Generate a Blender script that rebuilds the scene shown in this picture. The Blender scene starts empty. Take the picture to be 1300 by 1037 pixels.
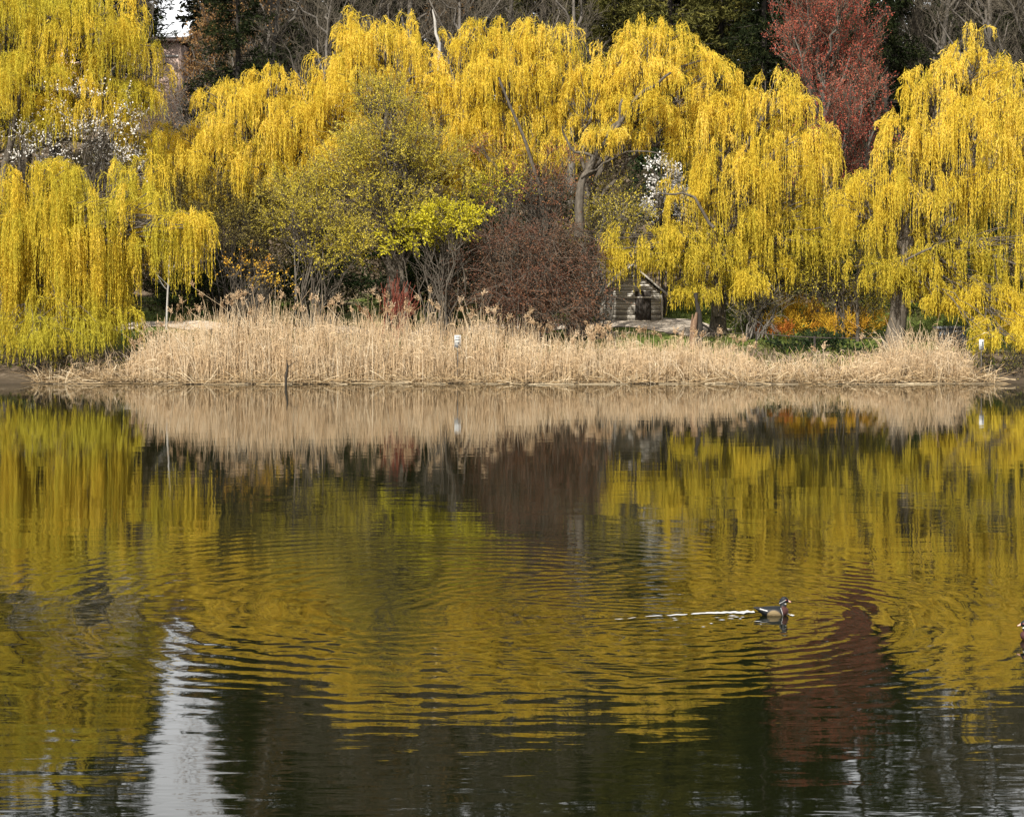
import bpy, math
import numpy as np

RNG = np.random.default_rng(7)
SC = bpy.context.scene
COL = SC.collection
F, HZ, CX, CAMH = 2480.0, 353.0, 650.0, 4.3      # focal length / horizon / centre in photo pixels, eye height in metres


def at(px, py, Y):
    return np.array([(px - CX) / F * Y, Y, CAMH + (HZ - py) / F * Y])


def xat(px, Y):
    return (px - CX) / F * Y


def mpp(Y):
    return Y / F


def nrm(v):
    return v / np.maximum(np.linalg.norm(v, axis=-1, keepdims=True), 1e-9)


# ------------------------------------------------------------------ mesh helpers
def link(name, me, mat, parent=None):
    o = bpy.data.objects.new(name, me)
    COL.objects.link(o)
    if parent is not None:
        o.parent = parent
        o.matrix_parent_inverse.identity()
        o.location = (0, 0, 0)
    for m in (mat if isinstance(mat, (list, tuple)) else [mat]):
        me.materials.append(m)
    return o


def tag(o, label=None, cat=None, group=None, kind=None):
    if label: o['label'] = label
    if cat: o['category'] = cat
    if group: o['group'] = group
    if kind: o['kind'] = kind
    return o


def empty(name, loc, label, cat, group=None, rz=0.0):
    o = bpy.data.objects.new(name, None)
    COL.objects.link(o)
    o.empty_display_size = 0.3
    o.location = [float(v) for v in loc]
    o.rotation_euler = (0, 0, rz)
    return tag(o, label, cat, group)


def mesh_np(name, V, Q, rnd=None, smooth=False, mi=None):
    """V (n,3); Q (m,4) quads; rnd (m,) a colour-variation value for each face."""
    me = bpy.data.meshes.new(name)
    n, m = len(V), len(Q)
    me.vertices.add(n)
    me.vertices.foreach_set('co', np.ascontiguousarray(V, dtype=np.float32).ravel())
    me.loops.add(m * 4)
    me.loops.foreach_set('vertex_index', np.ascontiguousarray(Q, dtype=np.int32).ravel())
    me.polygons.add(m)
    me.polygons.foreach_set('loop_start', np.arange(0, m * 4, 4, dtype=np.int32))
    if smooth:
        me.polygons.foreach_set('use_smooth', np.ones(m, dtype=bool))
    if mi is not None:
        me.polygons.foreach_set('material_index', np.ascontiguousarray(mi, dtype=np.int32))
    me.update(calc_edges=True)
    if rnd is not None:
        a = me.attributes.new('rnd', 'FLOAT', 'FACE')
        a.data.foreach_set('value', np.ascontiguousarray(rnd, dtype=np.float32))
    return me


class Geo:
    """Collects quads, tubes and boxes that become ONE mesh."""
    def __init__(s):
        s.V, s.Q, s.R, s.n = [], [], [], 0

    def add(s, V, Q, rnd=None):
        V = np.asarray(V, float).reshape(-1, 3)
        Q = np.asarray(Q, int).reshape(-1, 4)
        s.V.append(V); s.Q.append(Q + s.n); s.n += len(V)
        s.R.append(np.full(len(Q), 0.5) if rnd is None else np.asarray(rnd, float))
        return s

    def tubes(s, P, R, sides=4, rnd=None):
        """P (N,K,3) polylines, R (N,K) radii."""
        P = np.asarray(P, float)
        if P.ndim == 2: P = P[None]
        N, K, _ = P.shape
        R = np.broadcast_to(np.asarray(R, float), (N, K))
        T = nrm(np.gradient(P, axis=1))
        ref = np.where(np.abs(T[..., 2:3]) > 0.9, np.array([1.0, 0.1, 0]), np.array([0.05, 0.02, 1.0]))
        # one reference per tube so that the rings do not twist
        ref = np.repeat(ref[:, :1] * 0 + np.where(np.abs(T.mean(1))[:, None, 2:3] > 0.75, np.array([1.0, 0.1, 0]), np.array([0.05, 0.02, 1.0])), K, axis=1)
        A = nrm(np.cross(T, ref)); B = np.cross(T, A)
        ang = np.arange(sides) / sides * 2 * math.pi
        ring = (A[:, :, None] * np.cos(ang)[None, None, :, None] + B[:, :, None] * np.sin(ang)[None, None, :, None])
        V = P[:, :, None] + ring * R[:, :, None, None]
        idx = np.arange(N * K * sides).reshape(N, K, sides)
        a = idx[:, :-1]; b = idx[:, 1:]
        Q = np.stack([a, np.roll(a, -1, 2), np.roll(b, -1, 2), b], -1).reshape(-1, 4)
        r = None
        if rnd is not None:
            r = np.repeat(rnd, (K - 1) * sides)
        return s.add(V.reshape(-1, 3), Q, r)

    def ribbons(s, P, W, rnd=None, side=None):
        P = np.asarray(P, float)
        N, K, _ = P.shape
        W = np.broadcast_to(np.asarray(W, float), (N, K))
        T = nrm(np.gradient(P, axis=1))
        d = nrm(RNG.normal(size=(N, 1, 3))) if side is None else side
        S = nrm(np.cross(T, np.broadcast_to(d, T.shape)))
        V = np.stack([P - S * W[..., None] / 2, P + S * W[..., None] / 2], 2)
        idx = np.arange(N * K * 2).reshape(N, K, 2)
        Q = np.stack([idx[:, :-1, 0], idx[:, :-1, 1], idx[:, 1:, 1], idx[:, 1:, 0]], -1).reshape(-1, 4)
        return s.add(V.reshape(-1, 3), Q, None if rnd is None else np.repeat(rnd, K - 1))

    def leaves(s, p, d, l, w, rnd):
        """diamond leaf faces from points p (n,3) along d (n,3)"""
        n = len(p)
        sd = nrm(np.cross(d, RNG.normal(size=(n, 3))))
        l = np.broadcast_to(np.asarray(l, float), (n,))[:, None]
        w = np.broadcast_to(np.asarray(w, float), (n,))[:, None]
        m = p + d * l * .45
        V = np.stack([p, m + sd * w * .5, p + d * l, m - sd * w * .5], 1).reshape(-1, 3)
        return s.add(V, np.arange(4 * n).reshape(n, 4), rnd)

    def box(s, c, h, rz=0.0, taper=1.0, rnd=None):
        c = np.asarray(c, float); h = np.asarray(h, float)
        g = np.array([[-1, -1, -1], [1, -1, -1], [1, 1, -1], [-1, 1, -1], [-1, -1, 1], [1, -1, 1], [1, 1, 1], [-1, 1, 1]], float)
        g[4:, :2] *= taper
        v = g * h
        cs, sn = math.cos(rz), math.sin(rz)
        v = np.stack([v[:, 0] * cs - v[:, 1] * sn, v[:, 0] * sn + v[:, 1] * cs, v[:, 2]], -1) + c
        return s.add(v, [[0, 3, 2, 1], [4, 5, 6, 7], [0, 1, 5, 4], [1, 2, 6, 5], [2, 3, 7, 6], [3, 0, 4, 7]], None if rnd is None else np.full(6, rnd))

    def mesh(s, name, smooth=False):
        return mesh_np(name, np.concatenate(s.V), np.concatenate(s.Q), np.concatenate(s.R), smooth)

    def obj(s, name, mat, parent=None, smooth=False, origin=None):
        if origin is not None:
            s.V = [v - np.asarray(origin, float) for v in s.V]
        return link(name, s.mesh(name, smooth), mat, parent)


# ------------------------------------------------------------------ materials
def newmat(name):
    m = bpy.data.materials.new(name)
    m.use_nodes = True
    nt = m.node_tree
    for n in list(nt.nodes): nt.nodes.remove(n)
    out = nt.nodes.new('ShaderNodeOutputMaterial')
    return m, nt, out


def ramp(nt, fac, stops):
    r = nt.nodes.new('ShaderNodeValToRGB')
    el = r.color_ramp.elements
    while len(el) < len(stops): el.new(0.5)
    for e, (p, c) in zip(el, stops):
        e.position = p; e.color = (*c, 1)
    nt.links.new(fac, r.inputs[0])
    return r.outputs[0]


def noise(nt, scale, detail=3, vec=None, rough=0.55, dist=0.0):
    n = nt.nodes.new('ShaderNodeTexNoise')
    n.inputs['Scale'].default_value = scale
    n.inputs['Detail'].default_value = detail
    n.inputs['Roughness'].default_value = rough
    n.inputs['Distortion'].default_value = dist
    if vec is not None: nt.links.new(vec, n.inputs['Vector'])
    return n.outputs['Fac']


def coords(nt, scale=(1, 1, 1), rot=(0, 0, 0)):
    t = nt.nodes.new('ShaderNodeTexCoord')
    m = nt.nodes.new('ShaderNodeMapping')
    m.inputs['Scale'].default_value = scale
    m.inputs['Rotation'].default_value = rot
    nt.links.new(t.outputs['Object'], m.inputs['Vector'])
    return m.outputs[0]


def math_(nt, op, a, b=None, c=None):
    n = nt.nodes.new('ShaderNodeMath'); n.operation = op
    for i, v in enumerate((a, b, c)):
        if v is None: continue
        if isinstance(v, (int, float)): n.inputs[i].default_value = v
        else: nt.links.new(v, n.inputs[i])
    return n.outputs[0]


def mix(nt, fac, a, b):
    n = nt.nodes.new('ShaderNodeMix'); n.data_type = 'RGBA'
    for s, v in ((n.inputs[0], fac), (n.inputs[6], a), (n.inputs[7], b)):
        if isinstance(v, (int, float)): s.default_value = v
        elif isinstance(v, tuple): s.default_value = (*v, 1)
        else: nt.links.new(v, s)
    return n.outputs[2]


def leaf_mat(name, stops, transl=0.3, patch=None, pscale=0.5):
    """diffuse + translucent leaf; each leaf takes its own colour from stops; patch = a second colour that comes in clumps."""
    m, nt, out = newmat(name)
    a = nt.nodes.new('ShaderNodeAttribute'); a.attribute_name = 'rnd'
    col = ramp(nt, a.outputs['Fac'], stops)
    if patch:
        f = noise(nt, pscale, 2, coords(nt))
        f = ramp(nt, f, [(0.42, (0, 0, 0)), (0.62, (1, 1, 1))])
        mx = nt.nodes.new('ShaderNodeMath'); mx.operation = 'MULTIPLY'
        nt.links.new(f, mx.inputs[0]); mx.inputs[1].default_value = 0.75
        col = mix(nt, mx.outputs[0], col, patch)
    d = nt.nodes.new('ShaderNodeBsdfDiffuse'); t = nt.nodes.new('ShaderNodeBsdfTranslucent')
    nt.links.new(col, d.inputs[0]); nt.links.new(col, t.inputs[0])
    ms = nt.nodes.new('ShaderNodeMixShader'); ms.inputs[0].default_value = transl
    nt.links.new(d.outputs[0], ms.inputs[1]); nt.links.new(t.outputs[0], ms.inputs[2])
    nt.links.new(ms.outputs[0], out.inputs[0])
    return m


def rough_mat(name, c1, c2, scale=6.0, rough=0.85, stretch=(1, 1, 1), bump=0.3, c3=None, attr=False):
    m, nt, out = newmat(name)
    p = nt.nodes.new('ShaderNodeBsdfPrincipled')
    v = coords(nt, stretch)
    f = noise(nt, scale, 5, v, 0.65)
    if attr:
        a = nt.nodes.new('ShaderNodeAttribute'); a.attribute_name = 'rnd'
        f = math_(nt, 'ADD', math_(nt, 'MULTIPLY', f, 0.5), math_(nt, 'MULTIPLY', a.outputs['Fac'], 0.5))
    st = [(0.3, c1), (0.7, c2)] if c3 is None else [(0.25, c1), (0.5, c2), (0.75, c3)]
    nt.links.new(ramp(nt, f, st), p.inputs['Base Color'])
    p.inputs['Roughness'].default_value = rough
    p.inputs['Specular IOR Level'].default_value = 0.25
    if bump:
        b = nt.nodes.new('ShaderNodeBump'); b.inputs['Strength'].default_value = bump; b.inputs['Distance'].default_value = 0.03
        nt.links.new(f, b.inputs['Height']); nt.links.new(b.outputs[0], p.inputs['Normal'])
    nt.links.new(p.outputs[0], out.inputs[0])
    return m


M = {}
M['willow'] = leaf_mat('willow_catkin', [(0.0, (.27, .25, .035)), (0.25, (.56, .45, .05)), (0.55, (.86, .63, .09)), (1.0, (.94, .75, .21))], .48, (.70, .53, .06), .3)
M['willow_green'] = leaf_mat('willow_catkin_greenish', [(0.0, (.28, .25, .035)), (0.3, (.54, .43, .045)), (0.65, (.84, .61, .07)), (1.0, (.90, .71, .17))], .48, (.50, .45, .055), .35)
M['spring'] = leaf_mat('spring_leaf', [(0.0, (.32, .26, .035)), (0.5, (.62, .51, .055)), (1.0, (.78, .65, .11))], .42, (.44, .37, .055), .6)
M['lime'] = leaf_mat('lime_flower', [(0.0, (.36, .31, .02)), (0.5, (.60, .53, .03)), (1.0, (.72, .64, .06))], .35, (.44, .40, .03), .8)
M['olive'] = leaf_mat('olive_bud', [(0.0, (.10, .085, .025)), (0.5, (.22, .18, .04)), (1.0, (.40, .33, .05))], .3, (.15, .12, .05), .7)
M['maroon'] = leaf_mat('maroon_leaf', [(0.0, (.06, .028, .02)), (0.5, (.16, .07, .045)), (1.0, (.32, .16, .08))], .3, (.14, .09, .055), .5)
M['russet'] = leaf_mat('russet_bud', [(0.0, (.16, .05, .03)), (0.5, (.30, .10, .055)), (1.0, (.40, .18, .08))], .3, (.25, .14, .06), .7)
M['redbud'] = leaf_mat('red_bud', [(0.0, (.22, .045, .03)), (0.5, (.42, .085, .06)), (1.0, (.50, .18, .10))], .35, (.32, .11, .07), .5)
M['blossom'] = leaf_mat('white_blossom', [(0.0, (.55, .50, .44)), (0.5, (.80, .77, .72)), (1.0, (.86, .84, .80))], .25)
M['gold'] = leaf_mat('golden_twig', [(0.0, (.36, .19, .03)), (0.5, (.58, .36, .035)), (1.0, (.66, .47, .06))], .25, (.46, .20, .03), .5)
M['flame'] = leaf_mat('flame_twig', [(0.0, (.40, .10, .03)), (1.0, (.58, .24, .05))], .25)
M['yew'] = leaf_mat('yew_leaf', [(0.0, (.010, .018, .008)), (0.6, (.022, .036, .014)), (1.0, (.05, .07, .02))], .15)
M['needle'] = leaf_mat('conifer_needle', [(0.0, (.007, .010, .005)), (0.6, (.018, .024, .010)), (1.0, (.045, .05, .017))], .15)
M['needle_olive'] = leaf_mat('olive_needle', [(0.0, (.05, .05, .015)), (0.6, (.11, .105, .03)), (1.0, (.20, .17, .04))], .2)
M['grass'] = leaf_mat('grass_blade', [(0.0, (.03, .04, .012)), (0.5, (.07, .095, .018)), (1.0, (.17, .20, .035))], .3, (.085, .075, .035), .3)
M['brown_leaf'] = leaf_mat('dry_oak_leaf', [(0.0, (.12, .06, .025)), (0.5, (.24, .13, .05)), (1.0, (.34, .22, .09))], .2)
M['wood_far'] = leaf_mat('far_wood', [(0.0, (.008, .010, .006)), (0.6, (.020, .021, .012)), (1.0, (.045, .04, .022))], .1)
M['reed'] = leaf_mat('reed_straw', [(0.0, (.36, .23, .12)), (0.4, (.58, .43, .26)), (0.75, (.68, .54, .36)), (1.0, (.74, .64, .47))], .15, (.52, .36, .20), .9)
M['reed_base'] = leaf_mat('reed_litter', [(0.0, (.10, .065, .035)), (0.5, (.36, .25, .13)), (1.0, (.64, .53, .36))], .1)
M['plume'] = leaf_mat('reed_plume', [(0.0, (.28, .18, .10)), (0.5, (.48, .34, .20)), (1.0, (.62, .50, .35))], .25)
M['redstem'] = leaf_mat('red_stem', [(0.0, (.12, .035, .025)), (1.0, (.24, .075, .05))], .1)
M['bark'] = rough_mat('bark', (.035, .028, .02), (.13, .11, .085), 9, .9, (1, 1, .3), .6)
M['bark_grey'] = rough_mat('bark_grey', (.055, .048, .04), (.17, .15, .125), 8, .9, (1, 1, .3), .5)
M['bark_dark'] = rough_mat('bark_dark', (.012, .010, .008), (.045, .038, .03), 8, .9, (1, 1, .3), .5)
M['bark_pale'] = rough_mat('bark_pale', (.24, .22, .19), (.46, .44, .40), 6, .8, (1, 1, .5), .3)
M['wood'] = rough_mat('weathered_board', (.22, .20, .17), (.58, .54, .47), 3.5, .9, (.5, 4, 9), .3, attr=True)
M['wood_dark'] = rough_mat('dark_timber', (.018, .015, .013), (.06, .05, .042), 6, .9, (1, 1, .4), .4)
M['snag'] = rough_mat('snag_wood', (.06, .035, .025), (.24, .15, .09), 5, .9, (2, 2, .5), .5)
M['roof'] = rough_mat('roof_shingle', (.09, .075, .06), (.26, .23, .19), 4, .9, (1, 1, 1), .3, attr=True)
M['wire'] = rough_mat('rusty_wire', (.03, .022, .018), (.08, .06, .05), 10, .7, bump=0)
M['sign'] = rough_mat('sign_enamel', (.36, .36, .34), (.46, .46, .44), 9, .5, bump=0)
M['ink'] = rough_mat('sign_ink', (.04, .05, .06), (.08, .09, .11), 5, .5, bump=0)
M['house'] = rough_mat('pink_render', (.58, .42, .34), (.68, .51, .43), 2.5, .9)
M['house_trim'] = rough_mat('house_trim', (.52, .50, .47), (.66, .64, .60), 3, .8)
M['house_roof'] = rough_mat('house_roof', (.22, .15, .12), (.34, .24, .20), 5, .9)
M['glass'] = rough_mat('window_glass', (.02, .025, .03), (.04, .045, .05), 2, .1, bump=0)
M['stone'] = rough_mat('grey_stone', (.07, .08, .09), (.20, .21, .22), 3, .9)
M['glint'] = rough_mat('wake_glint', (.34, .34, .33), (.52, .52, .51), 20, .6, bump=0)  # matt white that paints the sky glint on the wake
M['boards'] = rough_mat('landing_board', (.16, .14, .11), (.36, .32, .27), 3, .9, (.5, 4, 4), .3)

# ------------------------------------------------------------------ terrain
PY = np.array([-80, -30, 0, 7, 11, 16, 40, 70, 77.6, 79.4, 80.2, 82, 86, 92, 100, 107, 118, 130, 145, 160, 220, 420], float)
PZ = np.array([4, 3.2, 2.6, 1.0, -.2, -1.2, -2, -1.5, -.6, -.06, .10, .38, .95, 1.6, 2.4, 3.2, 6.5, 11.5, 15.5, 16.5, 18, 22], float)


def wob(x):
    return .28 * np.sin(x * .55 + 1.) + .18 * np.sin(x * 1.37 + .4) + .08 * np.sin(x * 3.3)


def ground(x, y):
    x = np.asarray(x, float); y = np.asarray(y, float)
    far = np.clip((y - 70) / 10, 0, 1)
    z = np.interp(y + wob(x) * far * np.clip((110 - y) / 20, 0, 1), PY, PZ)
    k = np.clip((y - 84) / 12, 0, 1)
    z = z + k * (.16 * np.sin(x * .31 + y * .2) + .10 * np.sin(x * .83 - y * .37) + .05 * np.sin(x * 1.9 + y * 1.1))
    z = z + np.clip((y - 108) / 20, 0, 1) * (.8 * np.sin(x * .09 + 2) + .5 * np.sin(x * .2 + y * .1))
    return z


def g1(x, y):
    return float(ground(x, y))


def grid(xs, ys, zf):
    X, Y = np.meshgrid(xs, ys)
    V = np.stack([X, Y, zf(X, Y)], -1).reshape(-1, 3)
    i = np.arange(len(xs) * len(ys)).reshape(len(ys), len(xs))
    Q = np.stack([i[:-1, :-1], i[:-1, 1:], i[1:, 1:], i[1:, :-1]], -1).reshape(-1, 4)
    return V, Q


xs = np.concatenate([np.linspace(-400, -60, 20)[:-1], np.arange(-60, 60, .6), np.linspace(60, 400, 20)])
ys = np.concatenate([np.arange(-80, 70, 10.), np.arange(70, 76, 1.5), np.arange(76, 112, .4), np.arange(112, 170, 2.), np.linspace(170, 420, 12)])
V, Q = grid(xs, ys, ground)
m, nt, out = newmat('ground_soil')
p = nt.nodes.new('ShaderNodeBsdfPrincipled')
v = coords(nt)
sep = nt.nodes.new('ShaderNodeSeparateXYZ'); nt.links.new(v, sep.inputs[0])
litter = ramp(nt, noise(nt, 1.6, 8, v, .7), [(0.3, (.05, .035, .022)), (0.5, (.12, .09, .06)), (0.7, (.21, .165, .12))])
turf = ramp(nt, noise(nt, 2.2, 8, v, .7), [(0.3, (.035, .045, .012)), (0.55, (.085, .11, .022)), (0.75, (.16, .19, .04))])
f1 = noise(nt, .22, 4, v)
slope = math_(nt, 'MULTIPLY', math_(nt, 'SUBTRACT', sep.outputs[1], 104.), .12)
fm = math_(nt, 'ADD', math_(nt, 'MULTIPLY', math_(nt, 'SUBTRACT', f1, .5), 4.0), slope)
shore = math_(nt, 'MULTIPLY', math_(nt, 'SUBTRACT', 88.0, sep.outputs[1]), .35)
fm = math_(nt, 'MAXIMUM', fm, shore)
fm = ramp(nt, math_(nt, 'ADD', fm, .35), [(0.2, (0, 0, 0)), (0.7, (1, 1, 1))])
col = mix(nt, fm, turf, litter)
mud = ramp(nt, sep.outputs[2], [(0.0, (1, 1, 1)), (0.45, (0, 0, 0))])
col = mix(nt, mud, col, (.045, .034, .022))
nt.links.new(col, p.inputs['Base Color']); p.inputs['Roughness'].default_value = .95
p.inputs['Specular IOR Level'].default_value = .1
b = nt.nodes.new('ShaderNodeBump'); b.inputs['Strength'].default_value = .6; b.inputs['Distance'].default_value = .08
nt.links.new(noise(nt, 5, 6, v, .7), b.inputs['Height']); nt.links.new(b.outputs[0], p.inputs['Normal'])
nt.links.new(p.outputs[0], out.inputs[0])
tag(link('ground', mesh_np('ground', V, Q, smooth=True), m), kind='structure')

# gravel path along the bank, widening beside the shed
px_ = np.arange(-46, 11.2, .4)
def path_mid(x): return 94.6 + .5 * np.sin(x * .2)
def path_half(x): return np.where(x > 11.2, -.2, (1.1 + 2.2 * np.exp(-((x - 8.3) / 2.2) ** 2)) * np.clip((11.4 - x) / 2.0, .05, 1))
ts = np.linspace(-1, 1, 9)
X = np.repeat(px_[None], 9, 0); Yp = path_mid(X) + ts[:, None] * path_half(X) * (1 + .08 * np.sin(X * 2.3))
Vp = np.stack([X, Yp, ground(X, Yp) + .035], -1).reshape(-1, 3)
i = np.arange(X.size).reshape(X.shape)
Qp = np.stack([i[:-1, :-1], i[:-1, 1:], i[1:, 1:], i[1:, :-1]], -1).reshape(-1, 4)
tag(link('path', mesh_np('path', Vp, Qp, smooth=True), rough_mat('gravel', (.30, .25, .20), (.52, .45, .36), 5, .95)), kind='structure')

# ------------------------------------------------------------------ water
DUCK = at(980, 780, CAMH * F / (780 - HZ)); DUCK[2] = 0
m, nt, out = newmat('lake_water')
p = nt.nodes.new('ShaderNodeBsdfPrincipled')
p.inputs['Base Color'].default_value = (.005, .006, .002, 1)
p.inputs['Roughness'].default_value = .025
p.inputs['IOR'].default_value = 1.42
t = nt.nodes.new('ShaderNodeTexCoord'); sep = nt.nodes.new('ShaderNodeSeparateXYZ')
nt.links.new(t.outputs['Object'], sep.inputs[0])
wx, wy = sep.outputs[0], sep.outputs[1]


def ringwave(cx, cy, lam, amp, r0, r1, soft, warp):
    dx = math_(nt, 'SUBTRACT', wx, cx); dy = math_(nt, 'SUBTRACT', wy, cy)
    r = math_(nt, 'SQRT', math_(nt, 'ADD', math_(nt, 'MULTIPLY', dx, dx), math_(nt, 'MULTIPLY', dy, dy)))
    r = math_(nt, 'ADD', r, math_(nt, 'MULTIPLY', warp, .95))
    s = math_(nt, 'SINE', math_(nt, 'MULTIPLY', r, 2 * math.pi / lam))
    def ss(val, a, b_):
        n = nt.nodes.new('ShaderNodeMapRange'); n.interpolation_type = 'SMOOTHSTEP'
        n.inputs[1].default_value = a; n.inputs[2].default_value = b_
        nt.links.new(val, n.inputs[0]); return n.outputs[0]
    env = math_(nt, 'MULTIPLY', ss(r, r0 - soft * .3, r0 + soft), math_(nt, 'SUBTRACT', 1.0, ss(r, r1 - soft * 2, r1 + soft)))
    return math_(nt, 'MULTIPLY', math_(nt, 'MULTIPLY', s, amp), math_(nt, 'MULTIPLY', env, broken))


mp = lambda sc, rz=0: coords(nt, sc, (0, 0, rz))
warp = noise(nt, .5, 4, mp((1, 1, 1)), .6)
broken = ramp(nt, noise(nt, .42, 3, mp((.8, 1.2, 1), .4), .6), [(0.34, (.32, .32, .32)), (0.56, (1, 1, 1))])
patch = ramp(nt, noise(nt, .16, 3, mp((1, .6, 1))), [(0.40, (.15, .15, .15)), (0.62, (.9, .9, .9))])
mr = nt.nodes.new('ShaderNodeMapRange'); mr.inputs[1].default_value = 16; mr.inputs[2].default_value = 46; mr.inputs[3].default_value = 1; mr.inputs[4].default_value = .22
nt.links.new(wy, mr.inputs[0]); near = mr.outputs[0]
patch = math_(nt, 'MULTIPLY', patch, near)
h = math_(nt, 'MULTIPLY', math_(nt, 'MULTIPLY', noise(nt, .75, 2, mp((.55, 1, 1), .15), .5, .6), .0115), near)
h = math_(nt, 'ADD', h, math_(nt, 'MULTIPLY', math_(nt, 'MULTIPLY', noise(nt, 2.6, 2, mp((.35, 1, 1), -.1), .5, .3), .0036), patch))
h = math_(nt, 'ADD', h, math_(nt, 'MULTIPLY', noise(nt, 8.0, 1, mp((.3, 1, 1), .05)), .0005))
mr2 = nt.nodes.new('ShaderNodeMapRange'); mr2.interpolation_type = 'SMOOTHSTEP'; mr2.inputs[1].default_value = 15.5; mr2.inputs[2].default_value = 22; mr2.inputs[3].default_value = 1; mr2.inputs[4].default_value = 0
nt.links.new(wy, mr2.inputs[0])
h = math_(nt, 'ADD', h, math_(nt, 'MULTIPLY', math_(nt, 'MULTIPLY', noise(nt, 3.4, 2, mp((.28, 1, 1), .12), .5, .5), .0034), mr2.outputs[0]))
for args in ((DUCK[0] - 1.5, DUCK[1] - .1, .31, .0010, .9, 6.0, 1.2), (DUCK[0] - .1, DUCK[1], .24, .0006, .2, 2.4, .6),
             (DUCK[0] - 4.2, DUCK[1] + 1.0, .43, .0011, 1.6, 8.5, 2.0)):
    h = math_(nt, 'ADD', h, ringwave(*args, warp))
# the V of the wake: two trains of short crests running back from the bird
ub = math_(nt, 'SUBTRACT', DUCK[0] + .2, wx); vb = math_(nt, 'ABSOLUTE', math_(nt, 'SUBTRACT', wy, DUCK[1]))
arm = math_(nt, 'SUBTRACT', math_(nt, 'ADD', vb, math_(nt, 'MULTIPLY', warp, .3)), math_(nt, 'MULTIPLY', ub, .36))
ga = math_(nt, 'EXPONENT', math_(nt, 'MULTIPLY', math_(nt, 'MULTIPLY', arm, arm), -5.0))
mu = nt.nodes.new('ShaderNodeMapRange'); mu.inputs[1].default_value = 0; mu.inputs[2].default_value = .5
nt.links.new(ub, mu.inputs[0])
fu = math_(nt, 'EXPONENT', math_(nt, 'MULTIPLY', ub, -.22))
vw = math_(nt, 'MULTIPLY', math_(nt, 'MULTIPLY', math_(nt, 'SINE', math_(nt, 'MULTIPLY', arm, 2 * math.pi / .26)), .0016), math_(nt, 'MULTIPLY', ga, math_(nt, 'MULTIPLY', mu.outputs[0], fu)))
h = math_(nt, 'ADD', h, vw)
b = nt.nodes.new('ShaderNodeBump'); b.inputs['Strength'].default_value = 1.0; b.inputs['Distance'].default_value = 1.0
nt.links.new(h, b.inputs['Height']); nt.links.new(b.outputs[0], p.inputs['Normal'])
nt.links.new(p.outputs[0], out.inputs[0])
V, Q = grid(np.linspace(-400, 400, 41), np.linspace(4, 86, 25), lambda X, Y: X * 0)
tag(link('water', mesh_np('water', V, Q), m), kind='structure')

# ------------------------------------------------------------------ plant building blocks
def bez(A, B, lift=.35, K=9, jit=.06, side=None):
    A = np.asarray(A, float); B = np.asarray(B, float)
    L = np.linalg.norm(B - A)
    C = A * .5 + B * .5 + np.array([0, 0, lift * L])
    C[:2] += (A[:2] - C[:2]) * .45
    t = np.linspace(0, 1, K)[:, None]
    P = (1 - t) ** 2 * A + 2 * t * (1 - t) * C + t * t * B
    w = RNG.normal(size=(K, 3)) * jit * L * .25; w[0] = 0; w[-1] = 0
    return P + w


def lerp_poly(P, t):
    """P (N,K,3), t (N,M) in 0..1 -> points and tangents (N,M,3)"""
    N, K, _ = P.shape
    f = np.clip(t, 0, .9999) * (K - 1)
    i = f.astype(int); a = (f - i)[..., None]
    n = np.arange(N)[:, None]
    p0, p1 = P[n, i], P[n, i + 1]
    return p0 + (p1 - p0) * a, nrm(p1 - p0)


def leaf_along(geo, P, M_, l, w, splay, rnd_s=None, t0=0.0):
    N = len(P)
    t = t0 + (1 - t0) * (np.arange(M_)[None] + RNG.random((N, M_))) / M_
    p, tg = lerp_poly(P, t)
    d = nrm(tg + RNG.normal(size=p.shape) * splay)
    p = p.reshape(-1, 3); d = d.reshape(-1, 3)
    n = len(p)
    base = RNG.random(N) if rnd_s is None else rnd_s
    r = np.clip(np.repeat(base, M_) * .65 + RNG.random(n) * .35, 0, 1)
    geo.leaves(p, d, l * (.6 + .8 * RNG.random(n)), w * (.7 + .6 * RNG.random(n)), r)


def shell_points(C, R, n, lo=-.25, rf=(.72, 1.04)):
    u = nrm(RNG.normal(size=(n * 3, 3)))
    u = u[u[:, 2] > lo][:n]
    k = RNG.uniform(rf[0], rf[1], len(u))
    ph = RNG.uniform(0, 6, 3)
    k *= 1 + .10 * np.sin(u[:, 0] * 4 + ph[0]) + .08 * np.sin(u[:, 1] * 5 + ph[1]) + .08 * np.sin(u[:, 2] * 6 + ph[2])
    return C + u * R * k[:, None], u


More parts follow.
